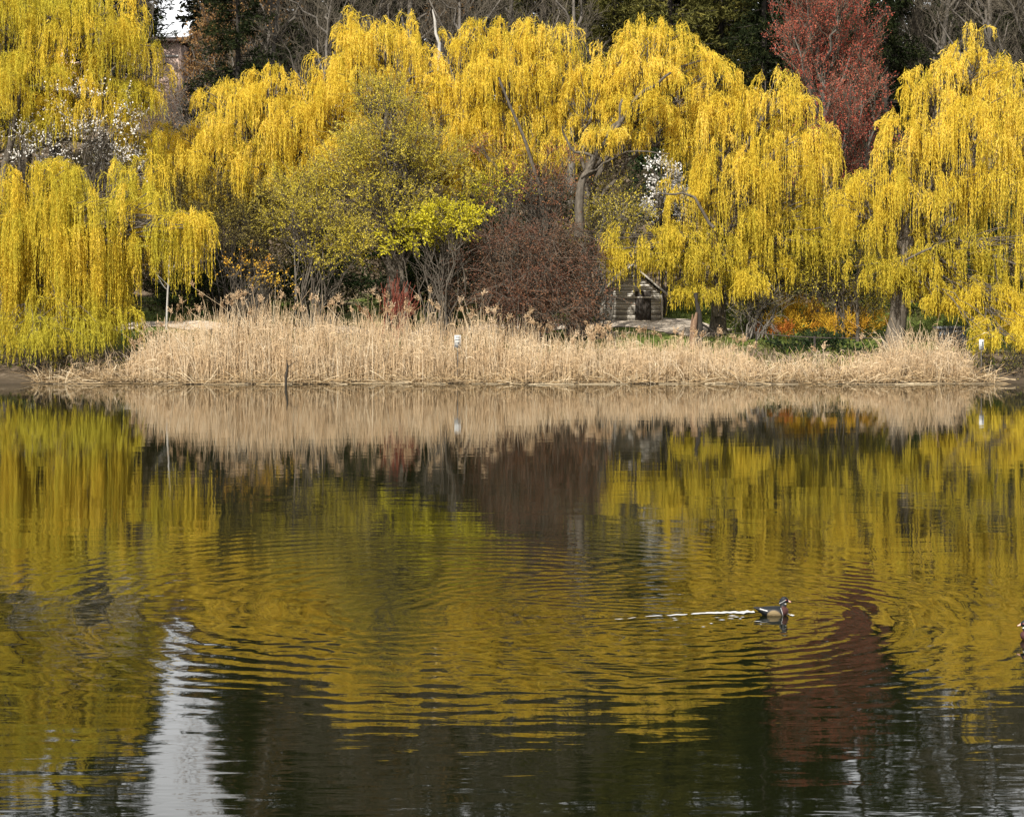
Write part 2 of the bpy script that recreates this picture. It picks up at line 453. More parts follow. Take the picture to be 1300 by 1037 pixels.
def weep(P, u, nrope, nstr, L0, L1, floor, K=8):
    """hanging strands that rise a little outward from each point and then fall"""
    n = len(P)
    P = np.repeat(P, nrope, 0); u = np.repeat(u, nrope, 0)
    o = u * np.array([1, 1, 0]) + RNG.normal(size=u.shape) * np.array([.7, .7, 0])
    o = nrm(o)
    ro = RNG.uniform(.12, .75, len(P)); rise = RNG.uniform(.05, .42, len(P))
    L = RNG.uniform(L0, L1, len(P)) * RNG.choice([.55, 1, 1, 1.15], len(P))
    P = np.repeat(P, nstr, 0); o = np.repeat(o, nstr, 0); N = len(P)
    ro = np.repeat(ro, nstr) * RNG.uniform(.8, 1.15, N); rise = np.repeat(rise, nstr) * RNG.uniform(.8, 1.2, N)
    L = np.repeat(L, nstr) * RNG.uniform(.6, 1.1, N)
    P = P + RNG.normal(size=P.shape) * .06
    o = nrm(o + RNG.normal(size=o.shape) * np.array([.22, .22, 0]))
    fl = floor(P[:, 0], P[:, 1])
    L = np.minimum(L, np.maximum(P[:, 2] - fl - RNG.uniform(0, .8, N), .35))
    s = np.linspace(0, 1, K)[None, :, None]
    k = (4.0 / np.maximum(L, .6))[:, None, None] * 1.6
    k = np.clip(k * L[:, None, None], 5, 12)
    h = ro[:, None, None] * (1 - np.exp(-k * s))
    z = rise[:, None, None] * (np.minimum(s * 8, 1) * (2 - np.minimum(s * 8, 1))) - L[:, None, None] * np.maximum(s - .06, 0) ** 1.15
    S = P[:, None] + o[:, None] * h
    S[..., 2] += z[..., 0]
    sw = RNG.normal(size=(N, 1, 3)) * .07 * s * np.array([1, 1, 0])
    return S + sw + RNG.normal(size=S.shape) * .012, L


def burst(P, u, n, L0, L1, up=.5, spread=.6, droop=.0, K=4):
    P = np.repeat(P, n, 0); u = np.repeat(u, n, 0); N = len(P)
    d = nrm(u * .7 + np.array([0, 0, up]) + RNG.normal(size=u.shape) * spread)
    L = RNG.uniform(L0, L1, N)
    s = np.linspace(0, 1, K)[None, :, None]
    S = P[:, None] + d[:, None] * L[:, None, None] * s
    S[..., 2] -= droop * L[:, None] * s[..., 0] ** 2
    return S + RNG.normal(size=S.shape) * .03 * s


def grow(par, n, t0, t1, a0, a1, L, up=.15, K=5, jit=.08):
    """n children along each parent polyline"""
    N = len(par)
    t = RNG.uniform(t0, t1, (N, n))
    p, tg = lerp_poly(par, t)
    p = p.reshape(-1, 3); tg = tg.reshape(-1, 3)
    pe = nrm(np.cross(tg, RNG.normal(size=tg.shape)))
    a = RNG.uniform(a0, a1, len(p))[:, None]
    d = nrm(tg * np.cos(a) + pe * np.sin(a) + np.array([0, 0, up]))
    ln = (L * RNG.uniform(.6, 1.15, len(p)) * (1.15 - .6 * t.reshape(-1)))
    s = np.linspace(0, 1, K)[None, :, None]
    S = p[:, None] + d[:, None] * ln[:, None, None] * s
    S[..., 2] += up * ln[:, None] * s[..., 0] ** 2
    S[:, 1:] += np.cumsum(RNG.normal(size=(len(p), K - 1, 3)), 1) * jit * ln[:, None, None] / K
    return S


# ------------------------------------------------------------------ weeping willows
def willow(label, basepx, Y, limbs, domes, mat, density=1.0, trunk_r=.38, floor=None, lean=None, trail=False):
    """limbs: list of pixel polylines of the visible trunk and its limbs; domes: (px, py, rx, rz, dy, hang0, hang1)"""
    bx = xat(basepx, Y)
    base = np.array([bx, Y, g1(bx, Y) - .15])
    root = empty('weeping_willow', base, label, 'tree', 'weeping willows along the far bank')
    tr = Geo(); cr = Geo()
    top = at(*lean, Y) if lean else base + np.array([.3, 0, 5.0])
    n = 10
    t = np.linspace(0, 1, n)[:, None]
    trunk = base + (top - base) * t + np.array([1, .5, 0]) * (np.sin(t * 5) * .12)
    tr.tubes(trunk, (np.linspace(trunk_r * 1.05, trunk_r * .6, n) * (1 + .55 * np.exp(-np.arange(n) * .9)))[None], 10)
    for pl, dy, r in limbs:
        P = np.array([at(a, b_, Y + dy) for a, b_ in pl])
        k = np.linspace(0, 1, len(P)); kk = np.linspace(0, 1, 12)
        P = np.stack([np.interp(kk, k, P[:, j]) for j in range(3)], -1) + RNG.normal(size=(12, 3)) * .04
        tr.tubes(P, np.linspace(r, r * .4, 12)[None], 6)
    fl = floor or (lambda x, y: np.maximum(ground(x, y), 0) + .5)
    for (cx, cy, rx, rz, dy, h0, h1) in domes:
        yy = Y + dy
        C = at(cx, cy, yy); R = np.array([rx, rx * .9, rz]) * mpp(yy)
        limb = bez(trunk[6 + int(RNG.integers(0, 4))], C - np.array([0, 0, R[2] * .35]), .18, 10, .10)
        tk_ = .28 if cy > 340 else 1.0
        tr.tubes(limb, np.linspace(trunk_r * .40, trunk_r * .13, 10)[None] * tk_, 6)
        area = 2 * math.pi * R[0] * (R[0] + 2 * R[2]) / 3
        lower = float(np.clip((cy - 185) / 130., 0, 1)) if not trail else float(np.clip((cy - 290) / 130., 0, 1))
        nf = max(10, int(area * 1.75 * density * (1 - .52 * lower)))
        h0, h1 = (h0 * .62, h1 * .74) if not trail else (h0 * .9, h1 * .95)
        P, u = shell_points(C, R, nf, -.35)
        Pi, ui = shell_points(C, R * .6, max(4, nf // 4), -.6)
        P = np.concatenate([P, Pi]); u = np.concatenate([u, ui])
        sel = RNG.choice(len(P), min(len(P), 20), replace=False)
        sub = np.stack([bez(limb[5 + int(RNG.integers(0, 4))], P[q], .12, 7, .12) for q in sel])
        tr.tubes(sub, np.linspace(trunk_r * .10, .018, 7)[None] * (.5 + .5 * tk_), 4)
        S, L = weep(P, u, 3, 5, h0, h1, fl)
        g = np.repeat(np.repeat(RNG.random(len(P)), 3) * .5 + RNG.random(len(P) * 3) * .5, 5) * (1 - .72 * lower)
        short = L < 1.6
        for msk, M_ in ((short, 22), (~short & (L < 2.8), 38), (L >= 2.8, 58)):
            if msk.any():
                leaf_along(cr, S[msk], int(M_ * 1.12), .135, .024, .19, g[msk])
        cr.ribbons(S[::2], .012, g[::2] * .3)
    tr.obj('trunk', M['bark'], root, True, base)
    cr.obj('crown', mat, root, False, base)
    return root


lowfloor = lambda x, y: np.maximum(ground(x, y), 0) + .02
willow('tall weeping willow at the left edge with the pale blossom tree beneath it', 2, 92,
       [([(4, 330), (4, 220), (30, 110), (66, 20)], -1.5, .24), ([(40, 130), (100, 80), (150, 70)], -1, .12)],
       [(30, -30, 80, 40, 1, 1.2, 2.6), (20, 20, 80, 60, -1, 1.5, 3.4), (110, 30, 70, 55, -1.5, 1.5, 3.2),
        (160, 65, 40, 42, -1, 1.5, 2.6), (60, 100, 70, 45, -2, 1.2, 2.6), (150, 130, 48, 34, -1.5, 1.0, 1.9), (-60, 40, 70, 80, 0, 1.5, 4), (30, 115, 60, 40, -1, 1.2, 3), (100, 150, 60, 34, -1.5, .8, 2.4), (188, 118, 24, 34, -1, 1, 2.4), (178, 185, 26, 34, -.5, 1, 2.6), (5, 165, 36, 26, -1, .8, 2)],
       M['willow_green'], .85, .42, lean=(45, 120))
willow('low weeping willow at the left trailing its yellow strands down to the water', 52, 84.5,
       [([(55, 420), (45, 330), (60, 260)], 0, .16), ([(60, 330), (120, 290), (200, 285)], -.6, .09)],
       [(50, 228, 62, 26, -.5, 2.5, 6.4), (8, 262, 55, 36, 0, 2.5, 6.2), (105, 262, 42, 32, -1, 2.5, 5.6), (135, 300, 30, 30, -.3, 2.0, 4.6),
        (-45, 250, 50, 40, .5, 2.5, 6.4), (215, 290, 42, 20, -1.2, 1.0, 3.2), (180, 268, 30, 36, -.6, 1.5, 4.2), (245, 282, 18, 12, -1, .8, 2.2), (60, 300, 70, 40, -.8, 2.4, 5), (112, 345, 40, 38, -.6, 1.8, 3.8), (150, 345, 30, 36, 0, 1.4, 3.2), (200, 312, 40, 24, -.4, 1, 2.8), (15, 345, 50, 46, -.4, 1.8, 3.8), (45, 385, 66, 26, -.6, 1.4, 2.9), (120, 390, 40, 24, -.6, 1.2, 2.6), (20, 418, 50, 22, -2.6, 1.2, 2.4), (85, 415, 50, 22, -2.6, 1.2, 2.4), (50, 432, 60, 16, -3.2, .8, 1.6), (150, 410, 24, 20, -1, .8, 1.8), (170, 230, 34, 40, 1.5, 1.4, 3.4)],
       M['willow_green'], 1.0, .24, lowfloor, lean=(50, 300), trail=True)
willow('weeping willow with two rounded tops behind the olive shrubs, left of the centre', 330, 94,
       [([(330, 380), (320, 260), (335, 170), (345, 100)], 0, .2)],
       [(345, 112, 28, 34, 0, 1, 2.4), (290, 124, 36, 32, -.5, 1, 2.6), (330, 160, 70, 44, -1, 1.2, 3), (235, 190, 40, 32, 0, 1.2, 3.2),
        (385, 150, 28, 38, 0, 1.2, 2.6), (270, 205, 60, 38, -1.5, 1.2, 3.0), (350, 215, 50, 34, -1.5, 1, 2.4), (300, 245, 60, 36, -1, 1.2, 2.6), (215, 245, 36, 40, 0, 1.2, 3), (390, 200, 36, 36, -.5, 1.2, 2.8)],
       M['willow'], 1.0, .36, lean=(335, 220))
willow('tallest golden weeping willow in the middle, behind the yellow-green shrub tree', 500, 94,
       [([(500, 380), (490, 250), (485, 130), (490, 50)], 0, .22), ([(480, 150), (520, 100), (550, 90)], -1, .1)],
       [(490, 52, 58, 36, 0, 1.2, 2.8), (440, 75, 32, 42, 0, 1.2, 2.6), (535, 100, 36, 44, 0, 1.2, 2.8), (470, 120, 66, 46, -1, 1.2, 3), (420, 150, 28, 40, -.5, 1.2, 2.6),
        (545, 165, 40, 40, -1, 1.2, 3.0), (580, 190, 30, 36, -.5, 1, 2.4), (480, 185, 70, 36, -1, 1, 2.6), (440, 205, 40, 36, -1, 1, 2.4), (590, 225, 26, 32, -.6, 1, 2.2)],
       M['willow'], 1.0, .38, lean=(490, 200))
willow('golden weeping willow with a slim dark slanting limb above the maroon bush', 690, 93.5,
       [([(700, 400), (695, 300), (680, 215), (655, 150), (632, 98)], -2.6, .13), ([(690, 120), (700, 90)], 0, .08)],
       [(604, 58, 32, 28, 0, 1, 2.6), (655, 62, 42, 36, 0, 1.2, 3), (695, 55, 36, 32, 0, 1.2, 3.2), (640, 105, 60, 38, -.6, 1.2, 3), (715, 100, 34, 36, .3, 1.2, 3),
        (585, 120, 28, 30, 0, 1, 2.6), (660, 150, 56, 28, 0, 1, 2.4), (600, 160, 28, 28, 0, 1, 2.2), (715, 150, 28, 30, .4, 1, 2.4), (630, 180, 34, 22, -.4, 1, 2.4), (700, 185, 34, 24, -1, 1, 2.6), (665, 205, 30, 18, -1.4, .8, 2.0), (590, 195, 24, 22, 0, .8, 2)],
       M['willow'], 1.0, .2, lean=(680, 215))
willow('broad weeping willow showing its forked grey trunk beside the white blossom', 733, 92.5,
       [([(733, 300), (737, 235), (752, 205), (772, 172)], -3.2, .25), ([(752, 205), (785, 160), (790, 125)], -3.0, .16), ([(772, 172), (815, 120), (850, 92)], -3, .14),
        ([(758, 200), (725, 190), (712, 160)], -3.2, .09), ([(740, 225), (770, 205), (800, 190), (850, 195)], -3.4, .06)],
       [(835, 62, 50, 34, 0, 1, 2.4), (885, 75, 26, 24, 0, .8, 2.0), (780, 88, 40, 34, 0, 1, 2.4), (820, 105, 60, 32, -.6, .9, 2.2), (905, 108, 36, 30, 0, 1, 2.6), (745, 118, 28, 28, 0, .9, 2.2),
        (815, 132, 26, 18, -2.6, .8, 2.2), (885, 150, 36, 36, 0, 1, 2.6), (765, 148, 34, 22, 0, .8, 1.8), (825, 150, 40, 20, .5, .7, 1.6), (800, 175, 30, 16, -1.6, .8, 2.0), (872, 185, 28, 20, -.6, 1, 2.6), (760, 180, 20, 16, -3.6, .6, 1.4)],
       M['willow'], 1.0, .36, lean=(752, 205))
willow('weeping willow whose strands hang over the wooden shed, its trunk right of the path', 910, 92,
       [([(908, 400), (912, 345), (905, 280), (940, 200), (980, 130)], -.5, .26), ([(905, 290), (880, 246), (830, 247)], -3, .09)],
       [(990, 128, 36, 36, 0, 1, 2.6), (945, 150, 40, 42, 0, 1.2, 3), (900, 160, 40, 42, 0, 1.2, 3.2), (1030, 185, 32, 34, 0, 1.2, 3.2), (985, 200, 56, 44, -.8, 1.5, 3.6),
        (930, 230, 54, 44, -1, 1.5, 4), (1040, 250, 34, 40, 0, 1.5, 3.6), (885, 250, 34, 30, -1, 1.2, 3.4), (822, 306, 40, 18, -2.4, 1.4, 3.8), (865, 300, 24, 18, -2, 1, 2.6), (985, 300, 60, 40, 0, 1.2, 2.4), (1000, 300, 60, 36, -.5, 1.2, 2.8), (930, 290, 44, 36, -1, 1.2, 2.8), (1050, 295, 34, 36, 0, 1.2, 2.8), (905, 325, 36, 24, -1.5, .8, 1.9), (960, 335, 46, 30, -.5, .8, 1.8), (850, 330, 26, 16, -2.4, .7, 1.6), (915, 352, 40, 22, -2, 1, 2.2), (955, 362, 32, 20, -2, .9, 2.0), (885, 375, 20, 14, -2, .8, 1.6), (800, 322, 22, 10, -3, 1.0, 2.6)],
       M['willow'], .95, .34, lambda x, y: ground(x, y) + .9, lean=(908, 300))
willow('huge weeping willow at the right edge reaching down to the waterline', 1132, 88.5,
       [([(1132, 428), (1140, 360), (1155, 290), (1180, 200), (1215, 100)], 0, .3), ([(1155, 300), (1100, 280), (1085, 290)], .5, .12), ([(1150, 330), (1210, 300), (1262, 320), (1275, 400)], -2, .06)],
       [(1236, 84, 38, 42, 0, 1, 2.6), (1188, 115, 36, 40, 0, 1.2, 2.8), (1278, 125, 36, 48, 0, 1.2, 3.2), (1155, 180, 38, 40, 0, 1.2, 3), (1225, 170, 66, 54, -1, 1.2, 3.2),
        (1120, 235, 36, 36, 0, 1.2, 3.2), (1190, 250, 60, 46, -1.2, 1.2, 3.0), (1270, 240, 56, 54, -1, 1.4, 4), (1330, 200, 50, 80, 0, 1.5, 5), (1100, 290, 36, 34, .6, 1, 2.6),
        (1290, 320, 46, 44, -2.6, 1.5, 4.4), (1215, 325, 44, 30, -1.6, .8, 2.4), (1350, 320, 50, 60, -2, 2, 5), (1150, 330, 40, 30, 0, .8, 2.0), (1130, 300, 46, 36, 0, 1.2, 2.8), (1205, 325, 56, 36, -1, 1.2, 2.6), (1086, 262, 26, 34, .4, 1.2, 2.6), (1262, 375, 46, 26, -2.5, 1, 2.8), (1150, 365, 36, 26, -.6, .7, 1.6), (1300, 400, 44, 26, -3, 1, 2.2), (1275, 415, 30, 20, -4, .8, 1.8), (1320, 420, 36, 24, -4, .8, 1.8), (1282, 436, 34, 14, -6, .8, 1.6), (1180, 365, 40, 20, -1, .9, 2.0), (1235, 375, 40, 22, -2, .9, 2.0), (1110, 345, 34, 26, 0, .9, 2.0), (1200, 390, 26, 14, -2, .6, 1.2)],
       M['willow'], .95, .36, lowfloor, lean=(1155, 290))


# ------------------------------------------------------------------ shrubs and small trees
def shrub(name, label, basepx, Y, domes, leafm, stemm, n_burst=7, tw=(.35, .9), leafn=6, leaf=(.09, .05), up=.45, spread=.7, droop=0, dens=2.6, stems=5,
          group=None, cat='shrub', stem_r=.05, twig_w=.014, crown='foliage', sunk=.1, vol=.5):
    bx = xat(basepx, Y); base = np.array([bx, Y, g1(bx, Y) - sunk])
    root = empty(name, base, label, cat, group)
    st = Geo(); fo = Geo(); fork = None
    for (cx, cy, rx, rz, dy) in domes:
        yy = Y + dy
        C = at(cx, cy, yy); R = np.array([rx, rx * .85, rz]) * mpp(yy)
        n = max(6, int(2 * math.pi * R[0] * (R[0] + 2 * R[2]) / 3 * dens))
        P, u = shell_points(C, R, n, -.7, (.75, 1.05))
        P2, u2 = shell_points(C, R, int(n * vol), -.9, (.2, .75))
        P = np.concatenate([P, P2]); u = np.concatenate([u, u2])
        if cat == 'tree' and fork is None:
            fork = base + (C - base) * .35 + np.array([0, 0, .2])
            st.tubes(bez(base, fork, .1, 7, .1)[None], np.linspace(stem_r * 1.9, stem_r * 1.2, 7)[None], 7)
        for q in RNG.choice(len(P), min(len(P), stems * (3 if cat == 'tree' else 2)), replace=False):
            a = base + RNG.normal(size=3) * np.array([.35, .25, 0]) if cat != 'tree' else fork + RNG.normal(size=3) * .04
            pl = bez(a, P[q], .12, 8, .12)
            st.tubes(pl, np.linspace(stem_r * RNG.uniform(.5, 1.1), .009, 8)[None], 5)
            ch = grow(pl[None], 5, .4, .95, .4, 1.0, np.linalg.norm(P[q] - base) * .25, .15, 5)
            st.tubes(ch, np.linspace(.014, .005, 5)[None], 3)
        S = burst(P, u, n_burst, tw[0], tw[1], up, spread, droop)
        st.ribbons(S, twig_w)
        if leafn:
            leaf_along(fo, S, leafn, leaf[0], leaf[1], .8, np.repeat(RNG.random(len(P)), n_burst), .15)
    st.obj('stem', stemm, root, False, base)
    if fo.n: fo.obj(crown, leafm, root, False, base)
    return root


shrub('blossom_tree', 'pale blossom tree half hidden under the tall left willow', 110, 90, [(120, 160, 56, 46, 0), (55, 190, 36, 34, 0), (150, 215, 26, 36, 0)], M['blossom'], M['bark'], 9, (.4, 1.0), 5, (.085, .08), dens=1.5, cat='tree', crown='crown', stem_r=.08)
shrub('blossom_tree', 'bright white blossom tree in the dark gap right of the grey willow trunk', 842, 100, [(842, 228, 22, 26, 0), (850, 262, 34, 24, 0)], M['blossom'], M['bark'], 8, (.3, .8), 5, (.12, .10), dens=2.6, cat='tree', crown='crown', stem_r=.07)
shrub('shrub_tree', 'yellow-green leafing small tree in front of the tallest willow', 520, 89.5, [(490, 175, 70, 48, 0), (460, 215, 60, 40, 0), (545, 215, 50, 44, 0), (500, 270, 60, 40, -.4), (490, 125, 40, 26, 0)],
      M['spring'], M['bark'], 9, (.4, 1.1), 8, (.10, .045), dens=2.3, cat='tree', crown='crown', stem_r=.09)
shrub('flowering_shrub', 'bright lime-yellow flowering shrub between the small tree and the maroon bush', 560, 88.2, [(560, 282, 42, 22, 0), (520, 300, 34, 22, 0), (598, 275, 20, 13, -.4)], M['lime'], M['bark'], 9, (.3, .8), 11, (.10, .065), dens=3.0)
shrub('flowering_shrub', 'small yellow-green shrub high above the maroon bush', 640, 91, [(640, 236, 44, 20, 0), (600, 255, 26, 18, 0)], M['lime'], M['bark'], 7, (.3, .8), 7, (.09, .06), dens=2.2)
shrub('olive_shrub', 'olive budding shrub behind the tallest reeds', 400, 89, [(400, 270, 56, 40, 0), (440, 310, 50, 36, -.3), (370, 240, 34, 24, 0)], M['spring'], M['bark'], 9, (.4, 1.1), 9, (.09, .05), dens=2.6, stem_r=.05)
shrub('twiggy_shrub', 'dark twiggy olive bush under the willow with two rounded tops', 300, 91, [(300, 275, 52, 48, 0), (250, 260, 40, 34, .5), (340, 300, 40, 46, 0)], M['olive'], M['bark_dark'], 9, (.5, 1.3), 8, (.09, .05), dens=2.6, stem_r=.05)
shrub('flowering_shrub', 'sparse low shrub dotted with yellow flowers behind the left of the reeds', 305, 88, [(305, 345, 34, 24, 0), (350, 355, 26, 16, 0)], M['gold'], M['bark'], 6, (.3, .8), 4, (.09, .07), dens=1.6)
shrub('twiggy_shrub', 'dark tangled brush at the waterline under the trailing left willow', 40, 81.6, [(35, 452, 60, 15, 0), (115, 458, 40, 11, 0)], M['olive'], M['bark_dark'], 9, (.3, .9), 3, (.08, .04), dens=2.6, stem_r=.02)
shrub('twiggy_shrub', 'dark tangled brush at the waterline under the huge right willow', 1275, 81.6, [(1272, 462, 40, 10, 0), (1330, 455, 40, 14, 0)], M['olive'], M['bark_dark'], 9, (.3, .8), 3, (.08, .04), dens=2.6, stem_r=.02)
shrub('twiggy_shrub', 'grey-brown leafless brush between the trailing left willow and the path', 70, 88.5, [(30, 400, 56, 34, 0), (120, 395, 44, 30, 0)], M['olive'], M['bark_grey'], 10, (.5, 1.2), 3, (.08, .04), dens=2.2, stem_r=.03)
shrub('maroon_bush', 'wide maroon-brown bush with layered twigs left of the wooden shed', 670, 88.6, [(650, 304, 44, 18, 0), (705, 292, 36, 17, .3), (615, 335, 36, 20, 0), (680, 335, 50, 22, -.5), (738, 330, 28, 20, 0), (600, 372, 34, 20, .2), (655, 372, 50, 24, -.7), (722, 372, 42, 24, -.2), (690, 395, 70, 16, -.3)],
      M['maroon'], M['bark'], 11, (.4, 1.5), 7, (.10, .045), up=.05, dens=2.7, droop=.15, stem_r=.045, stems=3)
shrub('russet_tree', 'russet-red budding small tree rising above the maroon bush', 690, 91, [(690, 215, 40, 30, 0), (660, 245, 48, 26, 0), (610, 185, 22, 16, .3), (720, 245, 26, 24, 0)], M['russet'], M['bark'], 9, (.4, 1.0), 5, (.09, .05), dens=1.3, cat='tree', crown='crown')
shrub('twiggy_shrub', 'olive twiggy shrub beneath the forked grey willow trunk', 752, 90.5, [(775, 262, 36, 30, 0), (752, 300, 30, 36, 0), (800, 290, 30, 24, .4)], M['spring'], M['bark_grey'], 8, (.4, 1.1), 7, (.09, .045), dens=2.2, stem_r=.035)
shrub('twiggy_shrub', 'grey-olive twiggy bush left of the golden low shrubs', 958, 90, [(958, 395, 28, 26, 0), (985, 385, 16, 22, 0)], M['olive'], M['bark_grey'], 9, (.3, .9), 3, (.07, .04), dens=3.0)
shrub('golden_shrub', 'golden-orange twiggy shrub behind the fence rail, nearest the grey bush', 1015, 94.5, [(1015, 401, 34, 12, 0), (1005, 415, 34, 9, -1.5)], M['gold'], M['gold'], 9, (.3, .8), 7, (.10, .03), up=.9, spread=.5, dens=3.5, stem_r=.016, group='golden shrubs behind the fence')
shrub('golden_shrub', 'golden-orange shrub between two slim trunks right of the fence post', 1078, 92.5, [(1060, 414, 40, 10, 0), (1098, 408, 26, 12, .5)], M['gold'], M['gold'], 9, (.3, .8), 7, (.10, .03), up=.9, spread=.5, dens=3.2, stem_r=.016, group='golden shrubs behind the fence')
shrub('red_shrub', 'flame-red low shrub at the left end of the fence rail', 985, 90.8, [(982, 421, 24, 6, 0)], M['flame'], M['flame'], 9, (.2, .5), 6, (.09, .03), up=.9, spread=.5, dens=5, stem_r=.014)
shrub('red_stem_shrub', 'red-stemmed bare shrub poking up behind the middle of the reeds', 495, 86, [(495, 400, 26, 22, 0)], M['redstem'], M['redstem'], 9, (.5, 1.2), 3, (.08, .025), up=1.4, spread=.35, dens=3.0, twig_w=.02)
shrub('brush_thicket', 'grey-brown leafless thicket on the slope below the pink house', 235, 118, [(232, 122, 34, 28, 0), (205, 118, 24, 22, 0), (215, 168, 40, 40, -3), (268, 150, 40, 40, 0)], M['brown_leaf'], M['bark_grey'], 9, (.4, 1.1), 2, (.12, .06), dens=1.1, twig_w=.022, stem_r=.08)
shrub('brown_tree', 'orange-brown leafy tree right of the pink house', 262, 128, [(272, 82, 28, 34, 0), (262, 52, 20, 24, 0), (290, 40, 26, 30, 1), (252, 98, 14, 16, 0)], M['brown_leaf'], M['bark_grey'], 10, (.5, 1.2), 8, (.15, .09), dens=1.8, twig_w=.022, stem_r=.12, cat='tree', crown='crown')
shrub('willow_sapling', 'yellow-green young willow brush between the golden shrubs and the right willow trunk', 1075, 93, [(1070, 330, 50, 44, 0), (1110, 365, 34, 30, 0), (1035, 340, 32, 36, 0)], M['spring'], M['bark'], 8, (.4, 1.1), 9, (.10, .045), dens=2.4, droop=.5)
shrub('spring_shrub', 'yellow-green brush under the willow right of the path', 960, 95, [(955, 345, 44, 34, 0), (1010, 330, 40, 40, 0), (925, 360, 24, 26, 0)], M['spring'], M['bark'], 8, (.4, 1.0), 8, (.09, .045), dens=2.2)
# dark evergreens under the trees
for k, (bx, Y, dm, lb) in enumerate([
        (420, 96, [(420, 345, 56, 48, 0), (380, 370, 44, 30, -1)], 'dark evergreen bush in the deep shade behind the olive shrub'),
        (510, 97, [(515, 345, 56, 46, 0), (560, 360, 40, 40, 0)], 'dark evergreen bush in the shade under the lime-yellow shrub'),
        (290, 98, [(290, 360, 50, 40, 0), (235, 370, 34, 30, -1)], 'dark evergreen bush beside the slim pale trunk'),
        (620, 100, [(620, 330, 56, 56, 0), (700, 320, 50, 60, 1)], 'dark evergreen bush behind the maroon bush'),
        (850, 104, [(840, 195, 40, 30, 0), (850, 240, 44, 50, 0)], 'dark evergreen behind the bright white blossom'),
        (60, 95, [(40, 400, 70, 40, 0), (120, 390, 50, 36, 0), (110, 320, 60, 60, 3)], 'dark evergreen bush behind the trailing strands at the left'),
        (1200, 99, [(1190, 350, 60, 50, 0), (1270, 370, 60, 50, 0), (1250, 290, 50, 50, 3)], 'dark evergreen bush behind the huge right willow'),
        (1040, 87.6, [(1040, 443, 66, 11, 0)], 'low dark green hedge just behind the fence rail'),
        (1060, 106, [(1060, 330, 60, 50, 0), (1000, 300, 50, 50, 2)], 'dark evergreen bush behind the yellow-green willow brush')]):
    shrub('evergreen_bush', lb, bx, Y, dm, M['yew'], M['bark_dark'], 8, (.3, .9), 7, (.16, .08), dens=2.0, group='dark evergreen bushes under the willows')


# ------------------------------------------------------------------ trees on the slope behind
def bare_mesh(seed_h, spread, leafm=None, leafn=0, leaf=(.1, .06), up=.16, twl=1.0, nl=18):
    tk = Geo(); cr = Geo(); lf = Geo()
    K = 12; t = np.linspace(0, 1, K)[:, None]
    trunk = np.array([0, 0, -.4]) + t * np.array([RNG.normal() * .8, RNG.normal() * .5, seed_h]) + np.cumsum(RNG.normal(size=(K, 3)) * .10, 0) * t
    tk.tubes(trunk, np.linspace(.30, .05, K)[None] * np.array([1.4] + [1] * (K - 1)), 7)
    a = grow(trunk[None], nl, .22, .97, .5, 1.05, spread, up, 8, .35)
    tk.tubes(a, np.linspace(.10, .028, 8)[None], 5)
    b_ = grow(a, 8, .2, .98, .35, .95, spread * .42, up, 6, .3)
    cr.tubes(b_, np.linspace(.034, .014, 6)[None], 3)
    c = grow(b_, 6, .2, 1, .35, .95, spread * .22 * twl, up * .8, 5, .3)
    cr.ribbons(c, np.linspace(.026, .016, 5)[None])
    d = grow(c, 5, .2, 1, .3, .9, spread * .12 * twl, up * .6, 4, .3)
    cr.ribbons(d, .014)
    if leafm:
        sel = d[RNG.random(len(d)) < .8]
        leaf_along(lf, sel, leafn, leaf[0], leaf[1], .9, None, .2)
    return tk.mesh('bare_trunk', True), cr.mesh('bare_crown'), (lf.mesh('bare_leaf') if leafm else None)


def place(name, label, cat, group, parts, X, Y, s=1.0, rz=0.0, dz=0.0):
    root = empty(name, (X, Y, g1(X, Y) + dz), label, cat, group, rz)
    root.scale = (s, s, s)
    for pn, me, mt in parts:
        if me is None: continue
        o = bpy.data.objects.new(pn, me); COL.objects.link(o); o.parent = root
        if not me.materials: me.materials.append(mt)
    return root


BARE = [bare_mesh(16, 6.0), bare_mesh(18, 6.5), bare_mesh(15, 7.0)]
TWIG = rough_mat('twig', (.05, .042, .03), (.12, .10, .072), 5, .9, bump=0)
M['twig'] = TWIG
RNG_MAIN, RNG = RNG, np.random.default_rng(21)
REDM = bare_mesh(13.5, 5.4, True, 5, (.11, .06), .36, 1.15, 30)
RNG = RNG_MAIN
OAK = bare_mesh(17, 6.5, True, 2, (.17, .11), .12)


def conifer_mesh(H, R, drop=.25, n=150, gap=.12):
    tk = Geo(); nd = Geo()
    K = 10; t = np.linspace(0, 1, K)
    tk.tubes(np.stack([t * 0, t * 0, -.4 + t * (H + .2)], -1), np.linspace(.32, .03, K)[None], 7)
    hz = np.sort(RNG.uniform(gap, .985, n))
    a = RNG.uniform(0, 2 * math.pi, n)
    L = R * (1 - hz) ** .8 * RNG.uniform(.65, 1.15, n) + .25
    s = np.linspace(0, 1, 7)[None, :, None]
    d = np.stack([np.cos(a), np.sin(a), a * 0 + .12], -1)
    P = np.stack([a * 0, a * 0, hz * H], -1)[:, None] + d[:, None] * L[:, None, None] * s
    P[..., 2] -= (drop * L[:, None] * s[..., 0] ** 1.6)
    P[..., 2] += (.10 * L[:, None] * np.maximum(s[..., 0] - .7, 0) * 3)
    tk.tubes(P, np.linspace(.05, .012, 7)[None], 4)
    c = grow(P, 9, .18, 1, .5, 1.1, 1.15, -.10, 4, .2)
    nd.ribbons(c, .02, np.full(len(c), .1))
    leaf_along(nd, c, 15, .30, .075, .75, None)
    leaf_along(nd, P, 16, .30, .075, .75, None, .25)
    return tk.mesh('conifer_trunk', True), nd.mesh('conifer_crown')


